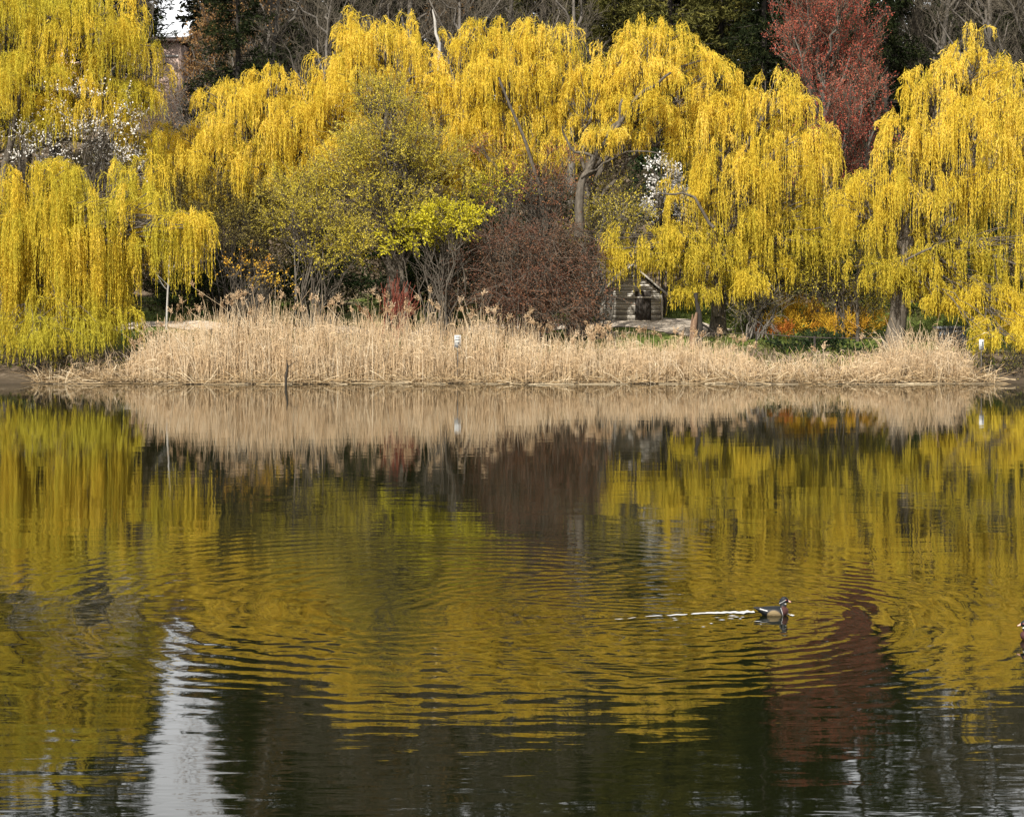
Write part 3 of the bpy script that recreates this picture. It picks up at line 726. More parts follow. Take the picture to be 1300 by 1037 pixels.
CON = [conifer_mesh(22, 4.2), conifer_mesh(25, 4.8, .35, 165), conifer_mesh(20, 3.8, .15, 140, .05)]

bare_spots = [
    (330, 122, 0, 1.0, 'grey leafless tree above the willow with two rounded tops'),
    (385, 116, 1, .85, 'grey leafless tree with pale crooked boughs in the notch left of the tallest willow'),
    (440, 128, 2, 1.1, 'leafless brown tree directly behind the top of the tallest willow'),
    (515, 130, 0, 1.15, 'leafless tree at the top edge, right of the tallest willow top'),
    (575, 120, 1, .95, 'leafless tree in the notch right of the tallest willow'),
    (655, 126, 2, 1.15, 'leafless tree behind the willow with the slim slanting limb'),
    (725, 122, 0, 1.05, 'leafless dark-stemmed tree in the dip left of the broad willow'),
    (805, 150, 1, 1.2, 'leafless tree behind the rounded top of the broad willow'),
    (1180, 130, 0, 1.1, 'leafless tree between the red tree and the huge right willow'),
    (1255, 126, 1, 1.1, 'leafless grey tree behind the top of the huge right willow'),
    (1305, 120, 2, 1.05, 'leafless grey tree in the upper right corner'),
    (130, 128, 0, 1.0, 'leafless tree behind the tall left willow'),
    (1370, 124, 0, 1.1, 'leafless tree just beyond the right edge'),
    (-40, 126, 1, 1.1, 'leafless tree just beyond the left edge')]
for px, Y, k, s, lb in bare_spots:
    tk, cr, _ = BARE[k]
    place('bare_tree', lb, 'tree', 'leafless trees on the slope', [('trunk', tk, M['bark_grey']), ('crown', cr, TWIG)], xat(px, Y), Y, s, RNG.uniform(0, 6.28))
for px, Y, s, lb in [(345, 134, 1.1, 'tree still holding dry brown leaves above the grey leafless trees'), (530, 140, 1.1, 'brown-leaved tree at the top edge right of the tallest willow')]:
    place('oak_tree', lb, 'tree', 'trees with dry brown leaves', [('trunk', OAK[0], M['bark_grey']), ('twigs', OAK[1], TWIG), ('crown', OAK[2], M['brown_leaf'])], xat(px, Y), Y, s, RNG.uniform(0, 6.28))
place('red_maple', 'red-budding upright tree standing between two golden willows', 'tree', None, [('trunk', REDM[0], M['bark_grey']), ('twigs', REDM[1], TWIG), ('crown', REDM[2], M['redbud'])], xat(1052, 108), 108, 1.04, .6)
con_spots = [
    (180, 158, 2, 1.0, 0, 'dark conifer rising behind the left side of the pink house'),
    (302, 118, 0, .95, 0, 'dark conifer at the top edge right of the orange-brown tree'),
    (600, 142, 1, 1.0, 0, 'tall dark conifer behind the notch right of the tallest willow'),
    (690, 136, 0, 1.1, 1, 'olive-green conifer above the willow with the slim slanting limb'),
    (760, 138, 1, 1.0, 0, 'dark conifer in the dip left of the broad willow'),
    (850, 128, 0, 1.1, 1, 'olive-green conifer above the rounded top of the broad willow'),
    (915, 132, 2, 1.05, 1, 'yellowish-olive conifer above the right shoulder of the broad willow'),
    (970, 128, 1, .95, 0, 'dark conifer left of the red tree'),
    (1040, 134, 0, 1.1, 0, 'dark conifer directly behind the red tree'),
    (1125, 128, 1, .92, 0, 'dark conifer right of the red tree'),
    (1165, 140, 2, 1.1, 0, 'dark conifer in the notch left of the huge right willow'),
    (420, 146, 0, 1.1, 0, 'dark conifer behind the leafless brown tree at the top edge'),
    (490, 150, 1, 1.1, 0, 'dark conifer behind the top of the tallest willow'),
    (70, 130, 1, 1.35, 0, 'dark conifer behind the tall left willow'),
    (1290, 145, 0, .8, 0, 'dark conifer behind the huge right willow'),
    (340, 152, 1, 1.25, 0, 'tall dark conifer far behind the grey leafless trees on the left'),
    (395, 156, 0, 1.45, 0, 'tall dark conifer far behind the notch left of the tallest willow'),
    (455, 154, 2, 1.5, 0, 'tall dark conifer rising above the frame behind the tallest willow'),
    (548, 152, 1, 1.3, 0, 'tall dark conifer far behind the bleached dead limb'),
    (640, 156, 0, 1.5, 0, 'tall dark conifer far behind the slim slanting limb'),
    (725, 154, 1, 1.3, 0, 'tall dark conifer far behind the leafless dark-stemmed tree'),
    (800, 152, 2, 1.55, 0, 'tall dark conifer far behind the broad willow'),
    (880, 150, 0, 1.4, 0, 'tall dark conifer far behind the yellowish-olive conifer'),
    (945, 152, 1, 1.3, 0, 'tall dark conifer far behind and left of the red tree'),
    (780, 130, 0, .95, 1, 'olive-green conifer behind the left shoulder of the broad willow top'),
    (1005, 148, 2, 1.5, 0, 'tall dark conifer far behind the left edge of the red tree'),
    (145, 146, 0, 1.25, 0, 'tall dark conifer far behind the right half of the tall left willow'),
    (1095, 152, 1, 1.35, 0, 'tall dark conifer far behind the right edge of the red tree'),
    (1215, 152, 2, 1.4, 0, 'tall dark conifer far behind the crest of the huge right willow'),
    (1265, 156, 1, 1.2, 0, 'tall dark conifer far behind the leafless grey tree at the upper right'),
    (1380, 140, 1, 1.0, 0, 'dark conifer just beyond the right edge'),
    (-20, 138, 0, 1.1, 0, 'dark conifer just beyond the left edge')]
for px, Y, k, s, ol, lb in con_spots:
    tk, nd = CON[k]
    if ol:
        nd = nd.copy(); nd.materials.clear(); nd.materials.append(M['needle_olive'])
    place('conifer_tree', lb, 'tree', 'conifers on the slope', [('trunk', tk, M['bark_dark']), ('crown', nd, M['needle'])], xat(px, Y), Y, s, RNG.uniform(0, 6.28))

# the far wood on the hill top reads as one mass; it opens where the sky shows left of the orange-brown tree
g = Geo()
n = 11000
x = RNG.uniform(-62, 62, n); y = RNG.uniform(156, 182, n)
pxs = x / y * F + CX
top = 15.5 + 3.2 * np.sin(x * .33) + 2 * np.sin(x * .9 + 1) + np.where(pxs > 1150, -4, 0) + np.where((pxs > 300) & (pxs < 1040), 8, 0)
zz = RNG.random(n) ** .9 * top
gap = (pxs > 188) & (pxs < 244) & (zz > 5.6)
P = np.stack([x, y, ground(x, y) + zz], -1)[~gap]
S = burst(P, nrm(RNG.normal(size=P.shape)), 5, .8, 2.0, .2, .8)
g.ribbons(S, .05, np.full(len(S), .3))
leaf_along(g, S, 6, .55, .28, .9)
tag(g.obj('far_wood', M['wood_far']), 'dark far wood closing the view along the top of the slope', 'wood', kind='stuff')

# dark undergrowth covering the foot of the slope
n = 6600
x = RNG.uniform(-46, 46, n); y = RNG.uniform(101, 130, n)
top = np.interp(y, [101, 106, 120, 130], [2.2, 4.2, 3.4, 2.6]) + 1.1 * np.sin(x * .5) + .7 * np.sin(x * 1.3 + y)
P = np.stack([x, y, ground(x, y) + RNG.random(n) * top], -1)
P = P[(np.abs(x - xat(860, 104)) > 2.2) | (y > 108)]
g = Geo()
S = burst(P, nrm(RNG.normal(size=P.shape)), 6, .5, 1.5, .5, .7)
g.ribbons(S, .028, np.full(len(S), .25))
leaf_along(g, S, 6, .20, .10, .9)
M['undergrowth'] = leaf_mat('undergrowth_leaf', [(0.0, (.022, .022, .012)), (0.6, (.06, .052, .026)), (1.0, (.12, .105, .04))], .15, (.075, .055, .035), .25)
tag(g.obj('undergrowth', M['undergrowth']), 'dark olive-brown undergrowth on the foot of the slope', 'undergrowth', kind='stuff')

# ------------------------------------------------------------------ slim trunks
def pole_tree(label, pts, Y, r, mat, name='sapling', ntw=14):
    A = np.array([at(a, b_, Y) for a, b_ in pts])
    A[0, 2] = g1(A[0, 0], Y) - .1
    base = A[0].copy()
    root = empty(name, base, label, 'tree')
    k = np.linspace(0, 1, len(A)); kk = np.linspace(0, 1, 10)
    P = np.stack([np.interp(kk, k, A[:, j]) for j in range(3)], -1) + RNG.normal(size=(10, 3)) * .02
    g = Geo().tubes(P, np.linspace(r, r * .5, 10)[None], 8)
    g.obj('trunk', mat, root, True, base)
    c = grow(P[None], ntw, .35, .98, .5, 1.1, 1.4, .2, 5, .2)
    g = Geo().tubes(c, np.linspace(.022, .008, 5)[None], 3)
    g.ribbons(grow(c, 5, .2, 1, .4, .9, .6, .1, 4), .012)
    g.obj('crown', mat, root, False, base)


pole_tree('slim pale-barked young tree at the left end of the reeds', [(211, 412), (213, 370), (216, 320), (219, 250)], 93, .055, M['bark_pale'])
pole_tree('thick grey trunk rising behind the golden shrubs', [(1036, 405), (1034, 350), (1038, 290)], 97, .26, M['bark_grey'], 'trunk_tree', 8)
pole_tree('slim dark trunk right of the fence post', [(1088, 420), (1089, 390), (1090, 330)], 91.5, .10, M['bark'], 'trunk_tree', 8)
pole_tree('pale slanting stem behind the olive shrub', [(376, 395), (374, 340), (372, 250)], 90, .05, M['bark_grey'])
pole_tree('thick ivy-dark trunk at the foot of the lime-yellow shrub', [(572, 400), (568, 340), (560, 260)], 92, .24, M['bark'], 'trunk_tree', 8)
pole_tree('slanting thin dark trunk behind the reeds left of the centre', [(520, 395), (500, 350), (470, 300)], 90, .09, M['bark'], 'trunk_tree', 8)
# bleached dead limb rising at the top, right of the tallest willow
g = Geo().tubes(np.array([at(*q, 112) for q in [(556, 90), (558, 55), (553, 42), (552, 25), (549, 12)]])[None], np.array([.13, .10, .085, .075, .03])[None], 7)
P0 = at(556, 90, 112); 
tag(g.obj('dead_snag', M['bark_pale'], None, True), 'bleached dead limb standing right of the tallest willow top', 'dead tree')

# ------------------------------------------------------------------ reeds
def reed_top(px):
    return np.interp(px, [150, 170, 200, 260, 300, 400, 450, 500, 560, 620, 680, 740, 800, 880, 930, 965],
                     [.7, 1.5, 2.3, 2.9, 3.15, 3.05, 2.75, 2.65, 2.75, 2.5, 2.15, 1.75, 1.7, 1.75, 1.4, .9])


def reeds(name, label, n, pxr, hfun, depth, lean=.05, plumes=.1, wid=.017, nodown=False):
    px = RNG.uniform(*pxr, n)
    y = 79.75 + RNG.random(n) ** .8 * depth
    x = (px - CX) / F * 80.5
    y = y - wob(x)
    z = np.maximum(ground(x, y), -.12) - .05
    clump = .5 + .5 * np.sin(x * 2.1 + 1) * np.sin(x * .77 + y)
    tall = RNG.random(n) < .07
    h = hfun(px) * np.where(tall, RNG.uniform(.92, 1.16, n), .36 + .58 * RNG.random(n) ** .85) * (.72 + .30 * clump + .12 * np.sin(px * .43) * np.sin(px * .17 + 1) + .08)
    K = 6; s = np.linspace(0, 1, K)[None, :, None]
    ld = RNG.normal(size=(n, 1, 3)) * np.array([1, .7, 0]) * lean
    bent = (RNG.random(n) < .06)[:, None, None] * RNG.normal(size=(n, 1, 3)) * np.array([.5, .3, 0])
    P = np.stack([x, y, z], -1)[:, None] + np.array([0, 0, 1.]) * h[:, None, None] * s + (ld * s + (ld * 1.5 + bent) * s ** 2) * h[:, None, None]
    P += RNG.normal(size=P.shape) * .008
    r = np.clip(RNG.normal(.55, .22, n), 0, 1)
    g = Geo(); w = wid * RNG.uniform(.7, 1.4, n)[:, None] * np.linspace(1.1, .55, K)[None]
    g.tubes(P, w / 2, 3, r)
    # long dry leaves on the stems
    q = RNG.integers(0, n, int(n * 1.1))
    t = RNG.uniform(.25, .95, (len(q), 1))
    p, tg = lerp_poly(P[q], t)
    p = p[:, 0]
    d = nrm(RNG.normal(size=p.shape) * np.array([1, 1, .2]) + np.array([0, 0, .9]))
    L = RNG.uniform(.2, .6, len(q))
    s4 = np.linspace(0, 1, 4)[None, :, None]
    B = p[:, None] + d[:, None] * L[:, None, None] * s4
    B[..., 2] -= L[:, None] * .8 * s4[..., 0] ** 2
    g.ribbons(B, np.array([.016, .018, .012, .003])[None], np.clip(r[q] + RNG.normal(0, .12, len(q)), 0, 1))
    o = tag(g.obj(name, M['reed']), label, 'reeds', kind='stuff')
    if plumes:
        tip = P[tall & (h > .9 * hfun(px)) & (RNG.random(n) < plumes)]
        g = Geo()
        u = nrm(tip[:, -1] - tip[:, -2])
        base = tip[:, -1] - u * .05
        nod = nrm(RNG.normal(size=u.shape) * np.array([1, 1, 0]))
        S = burst(base, u, 13, .12, .34, .9, .38)
        S += (np.repeat(nod, 13, 0)[:, None] * np.linspace(0, 1, 4)[None, :, None] ** 2 * .12)
        rr = np.repeat(np.clip(RNG.normal(.5, .25, len(base)), 0, 1), 13)
        leaf_along(g, S, 5, .10, .032, .35, rr)
        po = g.obj('plume', M['plume'], o)
        po['kind'] = 'stuff'
    return o


reeds('reed_bed', 'wide bed of tall straw-coloured dead reeds with feathery plumes along the far bank', 7600, (160, 962), reed_top, 2.8, .05, .30)
reeds('reed_bed', 'thin low fringe of pale reeds in front of the dark fence rail', 420, (950, 1100), lambda p: p * 0 + 1.15, 2.0, .12, .08)
reeds('reed_bed', 'fan-shaped tuft of pale reeds at the right below the huge willow', 950, (1085, 1236), lambda p: .9 + 1.5 * np.exp(-((p - 1170) / 56.) ** 2), 2.2, .11, .01)
reeds('reed_bed', 'sparse leaning reeds under the trailing left willow', 90, (75, 190), lambda p: p * 0 + 1.3, 2.0, .16, .02)

# dead straw and broken stems matted along the waterline
n = 7800
px = RNG.uniform(40, 1262, n)
x = (px - CX) / F * 79.9; y = 79.55 + RNG.random(n) * 1.5 - wob(x)
z = np.maximum(ground(x, y), 0.0) + RNG.random(n) * .12
a = RNG.uniform(0, 2 * math.pi, n); el = np.abs(RNG.normal(0, .75, n)); L = RNG.uniform(.25, 1.15, n)
d = np.stack([np.cos(a) * np.cos(el) * 1.3, np.sin(a) * np.cos(el) * .5, np.sin(el)], -1)
s = np.linspace(0, 1, 4)[None, :, None]
P = np.stack([x, y, z], -1)[:, None] + d[:, None] * L[:, None, None] * s
P[..., 2] -= .22 * L[:, None] * s[..., 0] ** 2
P[..., 2] = np.maximum(P[..., 2], .012)
g = Geo().ribbons(P, .016, np.clip(RNG.normal(.45, .28, n), 0, 1))
n2 = 46                                           # long pale straws floating against the bank
px2 = RNG.uniform(60, 1240, n2); x2 = (px2 - CX) / F * 79.4
P2 = np.stack([x2, 79.35 - wob(x2) + RNG.random(n2) * .25, np.full(n2, .02)], -1)[:, None] + np.stack([np.ones(n2), RNG.normal(0, .06, n2), RNG.random(n2) * .02], -1)[:, None] * (RNG.uniform(.4, 2.2, n2)[:, None, None] * s)
g.tubes(P2, .008, 4, RNG.uniform(.5, 1, n2))
tag(g.obj('straw_litter', M['reed_base']), 'matted dead straw and broken reed stems along the waterline', 'litter', kind='stuff')

# grass and ground cover on the bank and under the trees
n = 60000
x = RNG.uniform(-44, 44, n); y = 82.5 + RNG.random(n) ** 1.2 * 25
k = (np.sin(x * .5 + 2) + np.sin(x * .17 + y * .3) + RNG.normal(size=n) * .7 > -.35) & (np.abs(y - path_mid(x)) > path_half(x) + .1)
x, y = x[k], y[k]
P = np.stack([x, y, ground(x, y) - .02], -1)
d = nrm(RNG.normal(size=P.shape) * np.array([.5, .5, .1]) + np.array([0, 0, .8]))
g = Geo(); g.leaves(P, d, RNG.uniform(.12, .42, len(P)), RNG.uniform(.03, .08, len(P)), RNG.random(len(P)))
tag(g.obj('grass', M['grass']), 'green grass and ivy on the bank under the willows', 'grass', kind='stuff')

# ------------------------------------------------------------------ shed
YS = 96.5
x0, x1 = xat(764, YS), xat(841, YS)
zb = g1((x0 + x1) / 2, YS) - .05
W2 = (x1 - x0) / 2; cxs = (x0 + x1) / 2
zt_e = at(0, 372, YS)[2] - zb          # eave height
zt_r = at(0, 337, YS)[2] - zb          # ridge height
shed = empty('shed', (cxs, YS, zb), 'small weathered wooden shed with a gable roof behind the reeds', 'shed')
DEP = 3.4
g = Geo()
nb = 17; bh = zt_e / nb
for i_ in range(nb):                                   # lapped boards, each tilted out a little
    z_ = (i_ + .5) * bh
    for (c, h) in (((0, 0, z_), (W2, .012, bh * .42)), ((0, DEP, z_), (W2, .012, bh * .42)),):
        g.box(c, h, rnd=RNG.random())
    for sx in (-1, 1):
        g.box((sx * (W2 + .013), DEP / 2, z_), (.012, DEP / 2 + .012, bh * .42), rnd=RNG.random())
nb2 = 9; bh2 = (zt_r - zt_e) / nb2
for i_ in range(nb2):
    z_ = zt_e + (i_ + .5) * bh2; hw = W2 * (1 - (i_ + 1.0) / nb2) + .03
    g.box((0, 0, z_), (hw, .012, bh2 * .42), rnd=RNG.random()); g.box((0, DEP, z_), (hw, .012, bh2 * .42), rnd=RNG.random())
g.obj('wall', M['wood'], shed)
g = Geo()                                              # dark inner lining seen between the boards
g.box((0, .04 + DEP / 2 - .02, zt_e / 2), (W2 - .02, DEP / 2 - .04, zt_e / 2 - .01))
g.obj('frame', M['wood_dark'], shed)
g = Geo()
ov = .28
for sx in (-1, 1):
    n_ = 8
    for i_ in range(n_):
        a, b_ = i_ / n_, (i_ + 1) / n_ + .03
        def rp(t, up): return (sx * (W2 + ov) * (1 - t), zt_e - .12 + (zt_r - zt_e + .18) * t + up)
        (xa, za), (xb, zb_) = rp(a, .035), rp(min(b_, 1), .015)
        y0, y1 = -.30, DEP + .3
        v_ = [(xa, y0, za), (xb, y0, zb_), (xb, y1, zb_), (xa, y1, za), (xa, y0, za + .03), (xb, y0, zb_ + .03), (xb, y1, zb_ + .03), (xa, y1, za + .03)]
        g.add(v_, [[0, 3, 2, 1], [4, 5, 6, 7], [0, 1, 5, 4], [1, 2, 6, 5], [2, 3, 7, 6], [3, 0, 4, 7]], np.full(6, RNG.random()))
g.obj('roof', M['roof'], shed)
g = Geo()
for sx in (-1, 1):
    g.box((sx * (W2 - .03), -.03, zt_e / 2), (.05, .018, zt_e / 2))
P = np.array([[-(W2 + ov), -.33, zt_e - .12], [0, -.33, zt_r + .04]]); g.tubes(P[None], .05, 4)
P[0, 0] *= -1; g.tubes(P[None], .05, 4)
g.box((.1, -.05, zt_e * .86), (W2 * .62, .03, .04))
g.obj('trim', M['wood'], shed)
g = Geo()
dx = W2 * .36
for q in range(4): g.box((dx - .30 + q * .2, -.035, .78), (.093, .014, .76), rnd=RNG.random())
door = g.obj('door', M['wood_dark'], shed)
g = Geo().box((dx + .25, -.07, .80), (.02, .02, .07)); g.obj('handle', M['wire'], door)

# broken snag beside the shed path
bx = xat(884, 87.5)
sn = empty('broken_snag', (bx, 87.5, g1(bx, 87.5)), 'broken brown tree snag with a dark forked top right of the shed', 'dead tree')
h_ = at(0, 396, 87.5)[2] - g1(bx, 87.5)
g = Geo().tubes(np.array([[-.16, 0, -.1], [-.14, 0, h_ * .35], [-.06, .02, h_ * .75], [.02, .0, h_]])[None], np.array([.13, .12, .12, .05])[None], 9)
g.tubes(np.array([[-.22, .08, -.1], [-.24, .05, h_ * .5], [-.16, .05, h_ * .95]])[None], np.array([.07, .06, .03])[None], 7)
g.obj('stump', M['snag'], sn, True)
g = Geo().tubes(np.array([[.12, .15, -.1], [.16, .15, h_ * .6], [.12, .16, h_ * 1.05], [.02, .16, h_ * 1.3], [-.02, .15, h_ * 1.52]])[None], np.array([.17, .16, .12, .07, .10])[None], 9)
g.tubes(np.array([[.16, .15, h_ * .7], [.45, .2, h_ * .62], [.75, .2, h_ * .5]])[None], np.array([.09, .06, .03])[None], 6)
g.obj('bough', M['bark_dark'], sn, True)

# ------------------------------------------------------------------ fence
YF = 86.3
fence = empty('wire_fence', (0, YF, 1.0), 'low dark fence of thin rails on posts running behind the reeds', 'fence')
fx = [xat(p_, YF) for p_ in (-60, 10, 110, 200, 320, 440, 560, 685, 780, 890, 960, 1034, 1120, 1200, 1290, 1360)]
zs = [at(0, 422, YF)[2]] * 11 + [at(0, 428, YF)[2]] * 5
for a, z_ in zip(fx, zs):
    zg = g1(a, YF)
    r_ = .055 if a > xat(1000, YF) and a < xat(1060, YF) else .035
    Geo().tubes(np.array([[a, 0, zg - 1.1], [a + .01, 0, z_ - .97], [a, 0, z_ - .94]])[None], np.array([r_, r_, r_ * .8])[None], 8).obj('post', M['wood_dark'], fence, True)
for j in range(len(fx) - 1):
    A = np.array([fx[j], 0, zs[j] - 1.0]); B = np.array([fx[j + 1], 0, zs[j + 1] - 1.0])
    t = np.linspace(0, 1, 8)[:, None]; P = A + (B - A) * t; P[:, 2] -= .03 * np.sin(t[:, 0] * math.pi)
    Geo().tubes(P[None], .022 if fx[j] > xat(940, YF) and fx[j] < xat(1100, YF) else .012, 5).obj('rail', M['wire'], fence, True)

# ------------------------------------------------------------------ signs
def sign(label, px, py, Y, w, h, lines):
    C = at(px, py, Y); zg = g1(C[0], Y)
    r = empty('notice_sign', (C[0], Y, zg), label, 'sign')
    zc = C[2] - zg
    Geo().box((0, .03, (zc + h / 2) / 2 - .2), (.022, .022, (zc + h / 2) / 2 + .2)).obj('post', M['bark_grey'], r)
    pn = Geo().box((0, 0, zc), (w / 2, .008, h / 2)).obj('panel', M['sign'], r)
    for (lz, lw, lh, lx) in lines:
        Geo().box((lx * w, -.0115, zc + lz * h), (lw * w / 2, .003, lh * h / 2)).obj('marking', M['ink'], pn)


sign('small white notice board with grey lines standing in front of the reeds', 581, 433, 80.3, .27, .52, [(.33, .66, .07, .03), (.15, .75, .07, 0), (-.12, .20, .13, .15), (-.36, .8, .06, 0)])
sign('small white notice board under the strands at the right end of the bank', 1246, 437, 81.0, .20, .44, [(.2, .3, .12, .2), (.0, .2, .2, .2), (-.2, .5, .06, 0)])

# dead stick standing in the shallows, and its side twig
g = Geo().tubes(np.array([at(*q, 79.0) for q in [(363, 494), (363, 478), (365, 466), (364, 456)]])[None], np.array([.05, .05, .04, .018])[None], 7)
g.tubes(np.array([at(*q, 79.0) for q in [(365, 466), (371, 461), (378, 457)]])[None], np.array([.02, .012, .006])[None], 5)
tag(g.obj('dead_branch', M['bark_dark'], None, True), 'dark forked dead branch sticking up out of the water before the reeds', 'branch')
# grey stone block and curved driftwood bough at the right
C = at(1208, 418, 89); zg = g1(C[0], 89)
g = Geo().box((C[0], 89, zg + .38), (.62, .3, .42), .06, .92); g.box((C[0] - .1, 89, zg + .85), (.72, .36, .055), .06, .97)
tag(g.obj('stone_block', M['stone']), 'grey stone block with a flat slab top under the huge right willow', 'stone')
g = Geo().tubes(np.array([at(*q, 88.2) for q in [(1186, 430), (1205, 425), (1222, 420), (1231, 410), (1234, 396)]])[None], np.array([.05, .055, .05, .04, .02])[None], 8)
tag(g.obj('fallen_bough', M['bark_grey'], None, True), 'pale curved fallen bough lying against the grey stone block', 'branch')
# distant level boards of a low landing behind the golden shrubs
# ------------------------------------------------------------------ house on the hill
HX, HY = xat(226, 150), 150.
zg = g1(HX - 4, HY) - .3
house = empty('house', (HX - 4.5, HY, zg), 'pink rendered house on the hill glimpsed beside the dark conifer', 'house')
hh = at(0, 52, HY)[2] - zg; 
Geo().box((0, 3.5, hh / 2), (4.5, 3.5, hh / 2)).obj('wall', M['house'], house)
zl = at(0, 71, HY)[2] - zg
Geo().box((0, -.03, zl), (4.52, .05, .07)).obj('string_course', M['house_trim'], house)
g = Geo()
for sgn in (-1, 1):
    v_ = [(-4.9, 3.5 + sgn * 4, hh - .1), (4.7, 3.5 + sgn * 4, hh - .1), (4.7, 3.5, hh + .6), (-4.9, 3.5, hh + .6)]
    v_ = v_ + [(a, b_, c + .14) for a, b_, c in v_]
    g.add(v_, [[0, 3, 2, 1], [4, 5, 6, 7], [0, 1, 5, 4], [1, 2, 6, 5], [2, 3, 7, 6], [3, 0, 4, 7]])
g.obj('roof', M['house_roof'], house)
for wx_ in (-2.8, -.4):
    f_ = Geo().box((wx_, -.02, hh * .62), (.5, .05, .7)).obj('window', M['house_trim'], house)
    Geo().box((wx_, -.075, hh * .62), (.42, .01, .62)).obj('pane', M['glass'], f_)

# ------------------------------------------------------------------ ducks
def loft(sec, n=20):
    """sec: (x, zc, half width, half height) -> closed loft mesh"""
    a = np.arange(n) / n * 2 * math.pi
    V = np.array([[(x_, w * math.cos(t), z_ + h * math.sin(t)) for t in a] for x_, z_, w, h in sec]).reshape(-1, 3)
    k = len(sec); i_ = np.arange(k * n).reshape(k, n)
    Q = np.stack([i_[:-1], np.roll(i_[:-1], -1, 1), np.roll(i_[1:], -1, 1), i_[1:]], -1).reshape(-1, 4).tolist()
    f = [list(map(int, q)) for q in Q] + [list(map(int, i_[0][::-1])), list(map(int, i_[-1]))]
    return V, f


def loft_path(sec, n=18):
    """sec: (x, z, tangent angle, half width, half height)"""
    a = np.arange(n) / n * 2 * math.pi
    V = []
    for x_, z_, ang, w, h in sec:
        ux, uz = -math.sin(ang), math.cos(ang)
        V += [(x_ + ux * h * math.sin(t), w * math.cos(t), z_ + uz * h * math.sin(t)) for t in a]
    V = np.array(V); k = len(sec); i_ = np.arange(k * n).reshape(k, n)
    Q = np.stack([i_[:-1], np.roll(i_[:-1], -1, 1), np.roll(i_[1:], -1, 1), i_[1:]], -1).reshape(-1, 4).tolist()
    return V, [list(map(int, q)) for q in Q] + [list(map(int, i_[0][::-1])), list(map(int, i_[-1]))]


def duck_mesh():
    body = loft([(-.245, .098, .004, .004), (-.235, .098, .022, .008), (-.20, .088, .036, .018), (-.16, .070, .052, .036), (-.11, .050, .072, .058), (-.05, .040, .088, .074), (.02, .036, .094, .080),
                 (.09, .036, .090, .078), (.14, .040, .078, .070), (.18, .046, .056, .054), (.205, .052, .030, .032), (.214, .054, .006, .008)])
    R_ = math.radians
    neck = loft_path([(.120, .055, R_(60), .046, .050), (.140, .095, R_(66), .040, .044), (.152, .130, R_(72), .034, .038), (.160, .158, R_(60), .032, .036)])
    head = loft([(.088, .150, .004, .010), (.095, .155, .012, .024), (.11, .170, .022, .036), (.135, .190, .030, .044), (.165, .195, .033, .042), (.19, .190, .030, .034), (.207, .182, .021, .023), (.216, .176, .013, .014)])
    bill = loft([(.206, .178, .015, .015), (.222, .172, .012, .011), (.240, .166, .0105, .007), (.252, .162, .009, .005), (.258, .160, .004, .003)])
    me = bpy.data.meshes.new('duck_lofts')
    V, Fc, n = [], [], 0
    for v_, f_ in (body, neck, head, bill):
        V += v_.tolist(); Fc += [[i_ + n for i_ in q] for q in f_]; n += len(v_)
    me.from_pydata(V, [], Fc)
    o = bpy.data.objects.new('duck_tmp', me); COL.objects.link(o)
    md = o.modifiers.new('r', 'REMESH'); md.mode = 'VOXEL'; md.voxel_size = .0045; md.use_smooth_shade = True
    ms = o.modifiers.new('s', 'SMOOTH'); ms.factor = .5; ms.iterations = 4
    dg = bpy.context.evaluated_depsgraph_get(); dg.update()
    new = bpy.data.meshes.new_from_object(o.evaluated_get(dg))
    bpy.data.objects.remove(o); bpy.data.meshes.remove(me)
    new.name = 'duck_body'
    m_ = len(new.polygons)
    c = np.zeros(m_ * 3); new.polygons.foreach_get('center', c); c = c.reshape(-1, 3)
    x_, y_, z_ = c[:, 0], np.abs(c[:, 1]), c[:, 2]
    i_ = np.zeros(m_, int)                                    # 0 black-green upper parts
    # flank: buff, below a curved line
    fl = (x_ > -.075) & (x_ < .118) & (z_ < .082 - .9 * np.maximum(x_ - .02, 0) ** 2 * 8 - .9 * np.maximum(-.0 - x_, 0) ** 2 * 9)
    i_[fl] = 1
    i_[fl & (z_ > .070 - 8 * np.maximum(x_ - .02, 0) ** 2 - 8 * np.maximum(-x_, 0) ** 2)] = 4
    br = (x_ >= .118) & (z_ < .118)
    i_[br] = 2                                                # maroon breast
    i_[(np.abs(x_ - .116 + (z_ - .05) * .25) < .0035) & (z_ < .10)] = 3            # white bar before the flank
    i_[(x_ < -.07) & (x_ > -.165) & (np.abs(z_ - (.078 - (x_ + .12) * .25)) < .0065) & (y_ > .02)] = 3   # white streak at the rump
    hd = (z_ > .125) & (x_ > .08)
    i_[hd] = 0
    i_[hd & (np.abs((z_ - .158) - (x_ - .11) * .62) < .0055) & (x_ < .172) & (y_ > .008)] = 3           # stripe through the crest
    i_[hd & (z_ < .154) & (z_ > .138) & (x_ > .160) & (x_ < .190)] = 3                                                # white throat
    i_[(x_ > .209) & (z_ > .14)] = 5                                                                    # bill
    i_[(x_ > .246) & (z_ > .14)] = 0
    new.materials.clear()
    for q in ('duck_black', 'duck_buff', 'duck_maroon', 'duck_white', 'duck_line', 'duck_bill'): new.materials.append(M[q])
    new.polygons.foreach_set('material_index', i_.astype(np.int32))
    new.update()
    return new


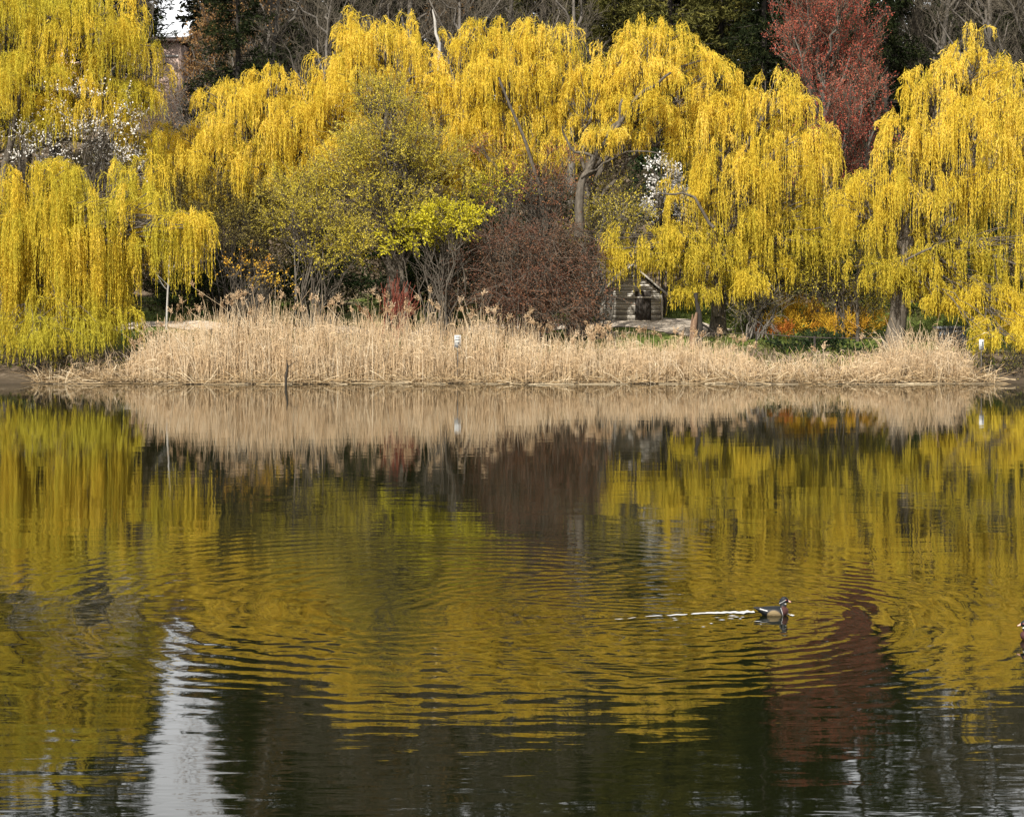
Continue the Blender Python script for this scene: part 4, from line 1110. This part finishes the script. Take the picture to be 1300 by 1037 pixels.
M['duck_black'] = rough_mat('duck_black', (.004, .005, .006), (.010, .012, .014), 30, .55, bump=.1)
M['duck_buff'] = rough_mat('duck_buff', (.11, .08, .04), (.27, .20, .10), 45, .7, (1.6, 1, 2.2), .3)
M['duck_maroon'] = rough_mat('duck_maroon', (.03, .011, .010), (.075, .028, .022), 50, .6, bump=.1)
M['duck_white'] = rough_mat('duck_white', (.30, .29, .28), (.44, .43, .41), 20, .6, bump=0)
M['duck_line'] = rough_mat('duck_line', (.03, .025, .02), (.08, .065, .05), 20, .6, bump=0)
M['duck_bill'] = rough_mat('duck_bill', (.50, .18, .12), (.72, .50, .40), 20, .4, bump=0)
M['duck_eye'] = rough_mat('duck_eye', (.30, .02, .01), (.42, .04, .02), 20, .15, bump=0)
dm = duck_mesh()
du = empty('wood_duck', DUCK, 'dark crested drake with buff flanks swimming ahead of a white wake', 'duck', 'ducks on the lake', .04)
bo = bpy.data.objects.new('body', dm); COL.objects.link(bo); bo.parent = du
eg = bpy.data.meshes.new('duck_eye')
V, f_ = loft([(-.006, 0, .0015, .0015), (-.004, 0, .0045, .0045), (0, 0, .006, .006), (.004, 0, .0045, .0045), (.006, 0, .0015, .0015)], 10)
eg.from_pydata(V.tolist(), [], f_); eg.materials.append(M['duck_eye'])
for sy in (-1, 1):
    e_ = bpy.data.objects.new('eye', eg); COL.objects.link(e_); e_.parent = du; e_.location = (.180, sy * .0285, .194)
Y2 = CAMH * F / (812 - HZ)
d2 = du.copy(); COL.objects.link(d2); d2.location = (xat(1293, Y2) + .24, Y2, 0); d2.rotation_euler = (0, 0, math.pi - .2)
d2['label'] = 'second duck cut off by the right edge of the picture'
for ch in (bo,) + tuple(o for o in du.children if o.name.startswith('eye')):
    c_ = ch.copy(); COL.objects.link(c_); c_.parent = d2

# sky glint on the wake, painted white behind the duck and at its breast
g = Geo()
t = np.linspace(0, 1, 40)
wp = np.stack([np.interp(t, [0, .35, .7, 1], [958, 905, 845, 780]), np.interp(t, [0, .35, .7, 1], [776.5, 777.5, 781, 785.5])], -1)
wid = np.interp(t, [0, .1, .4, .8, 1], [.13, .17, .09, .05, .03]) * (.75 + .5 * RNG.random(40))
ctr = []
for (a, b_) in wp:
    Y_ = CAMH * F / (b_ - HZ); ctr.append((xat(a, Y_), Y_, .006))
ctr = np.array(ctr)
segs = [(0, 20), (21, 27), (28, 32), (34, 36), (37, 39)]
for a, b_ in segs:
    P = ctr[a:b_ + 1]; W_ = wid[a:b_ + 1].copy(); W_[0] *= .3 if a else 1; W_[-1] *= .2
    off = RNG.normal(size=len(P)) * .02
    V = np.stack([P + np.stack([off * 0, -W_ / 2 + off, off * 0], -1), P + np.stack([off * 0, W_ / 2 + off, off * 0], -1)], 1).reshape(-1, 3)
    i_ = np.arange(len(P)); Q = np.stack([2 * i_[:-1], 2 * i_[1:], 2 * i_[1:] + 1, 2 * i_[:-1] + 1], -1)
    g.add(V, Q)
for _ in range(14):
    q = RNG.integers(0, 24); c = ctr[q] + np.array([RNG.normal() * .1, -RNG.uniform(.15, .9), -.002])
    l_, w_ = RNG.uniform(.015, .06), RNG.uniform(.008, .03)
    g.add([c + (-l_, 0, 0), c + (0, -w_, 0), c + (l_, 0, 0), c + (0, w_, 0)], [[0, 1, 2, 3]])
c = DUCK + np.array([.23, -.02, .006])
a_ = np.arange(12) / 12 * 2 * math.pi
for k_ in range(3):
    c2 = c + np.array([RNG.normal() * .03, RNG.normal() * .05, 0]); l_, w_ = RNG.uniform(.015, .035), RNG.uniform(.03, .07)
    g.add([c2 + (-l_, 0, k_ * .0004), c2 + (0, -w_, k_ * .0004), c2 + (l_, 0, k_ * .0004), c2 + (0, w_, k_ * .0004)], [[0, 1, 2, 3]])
tag(g.obj('wake_glint', M['glint']), 'white streak of painted sky glint in the wake behind the swimming duck', 'glint', kind='stuff')

# ------------------------------------------------------------------ light, sky, camera
SUN_EL, SUN_AZ = math.radians(44), math.radians(205)      # azimuth clockwise from +Y: behind the camera, to the left
sd = np.array([math.sin(SUN_AZ) * math.cos(SUN_EL), math.cos(SUN_AZ) * math.cos(SUN_EL), math.sin(SUN_EL)])
L_ = bpy.data.lights.new('sun', 'SUN'); L_.energy = 5.0; L_.angle = math.radians(.5); L_.color = (1, .95, .86)
so = bpy.data.objects.new('sun', L_); COL.objects.link(so)
from mathutils import Vector
so.rotation_euler = Vector((-sd).tolist()).to_track_quat('-Z', 'Y').to_euler()
w = bpy.data.worlds.new('World'); SC.world = w; w.use_nodes = True
nt = w.node_tree
for n_ in list(nt.nodes): nt.nodes.remove(n_)
wo = nt.nodes.new('ShaderNodeOutputWorld'); bg = nt.nodes.new('ShaderNodeBackground')
sky = nt.nodes.new('ShaderNodeTexSky'); sky.sky_type = 'NISHITA'; sky.sun_disc = False
sky.sun_elevation = SUN_EL; sky.sun_rotation = SUN_AZ; sky.dust_density = 3.0; sky.air_density = 1.2
tc = nt.nodes.new('ShaderNodeTexCoord'); mpn = nt.nodes.new('ShaderNodeMapping'); mpn.inputs['Scale'].default_value = (1, 1, 2.5)
nt.links.new(tc.outputs['Generated'], mpn.inputs[0])
cl = ramp(nt, noise(nt, 2.2, 6, mpn.outputs[0], .6), [(0.35, (.35, .35, .35)), (0.6, (.9, .9, .9))])
skc = mix(nt, cl, sky.outputs[0], (8.6, 8.7, 8.8))
sx = nt.nodes.new('ShaderNodeSeparateXYZ'); nt.links.new(tc.outputs['Generated'], sx.inputs[0])
band = nt.nodes.new('ShaderNodeMapRange'); band.interpolation_type = 'SMOOTHSTEP'
for q_, v_ in zip((1, 2, 3, 4), (.16, .45, 1.0, 0.0)): band.inputs[q_].default_value = v_
nt.links.new(sx.outputs[2], band.inputs[0])
skc = mix(nt, math_(nt, 'MULTIPLY', band.outputs[0], math_(nt, 'GREATER_THAN', sx.outputs[1], 0.0) if False else cl), skc, (16.0, 16.0, 16.0))
nt.links.new(skc, bg.inputs[0]); bg.inputs[1].default_value = .070
nt.links.new(bg.outputs[0], wo.inputs[0])

cam = bpy.data.cameras.new('camera'); co = bpy.data.objects.new('camera', cam); COL.objects.link(co)
co.location = (0, 0, CAMH); co.rotation_euler = (math.radians(90), 0, 0)
cam.sensor_width = 36; cam.lens = F / 1300 * 36; cam.shift_y = -(518 - HZ) / 1300
cam.clip_start = .1; cam.clip_end = 3000
SC.camera = co
SC.view_settings.view_transform = 'Standard'; SC.view_settings.look = 'None'
SC.view_settings.exposure = 0.76; SC.view_settings.gamma = 1
SC.render.filter_size = 1.75
SC.cycles.max_bounces = 8; SC.cycles.diffuse_bounces = 3; SC.cycles.glossy_bounces = 3; SC.cycles.transmission_bounces = 4
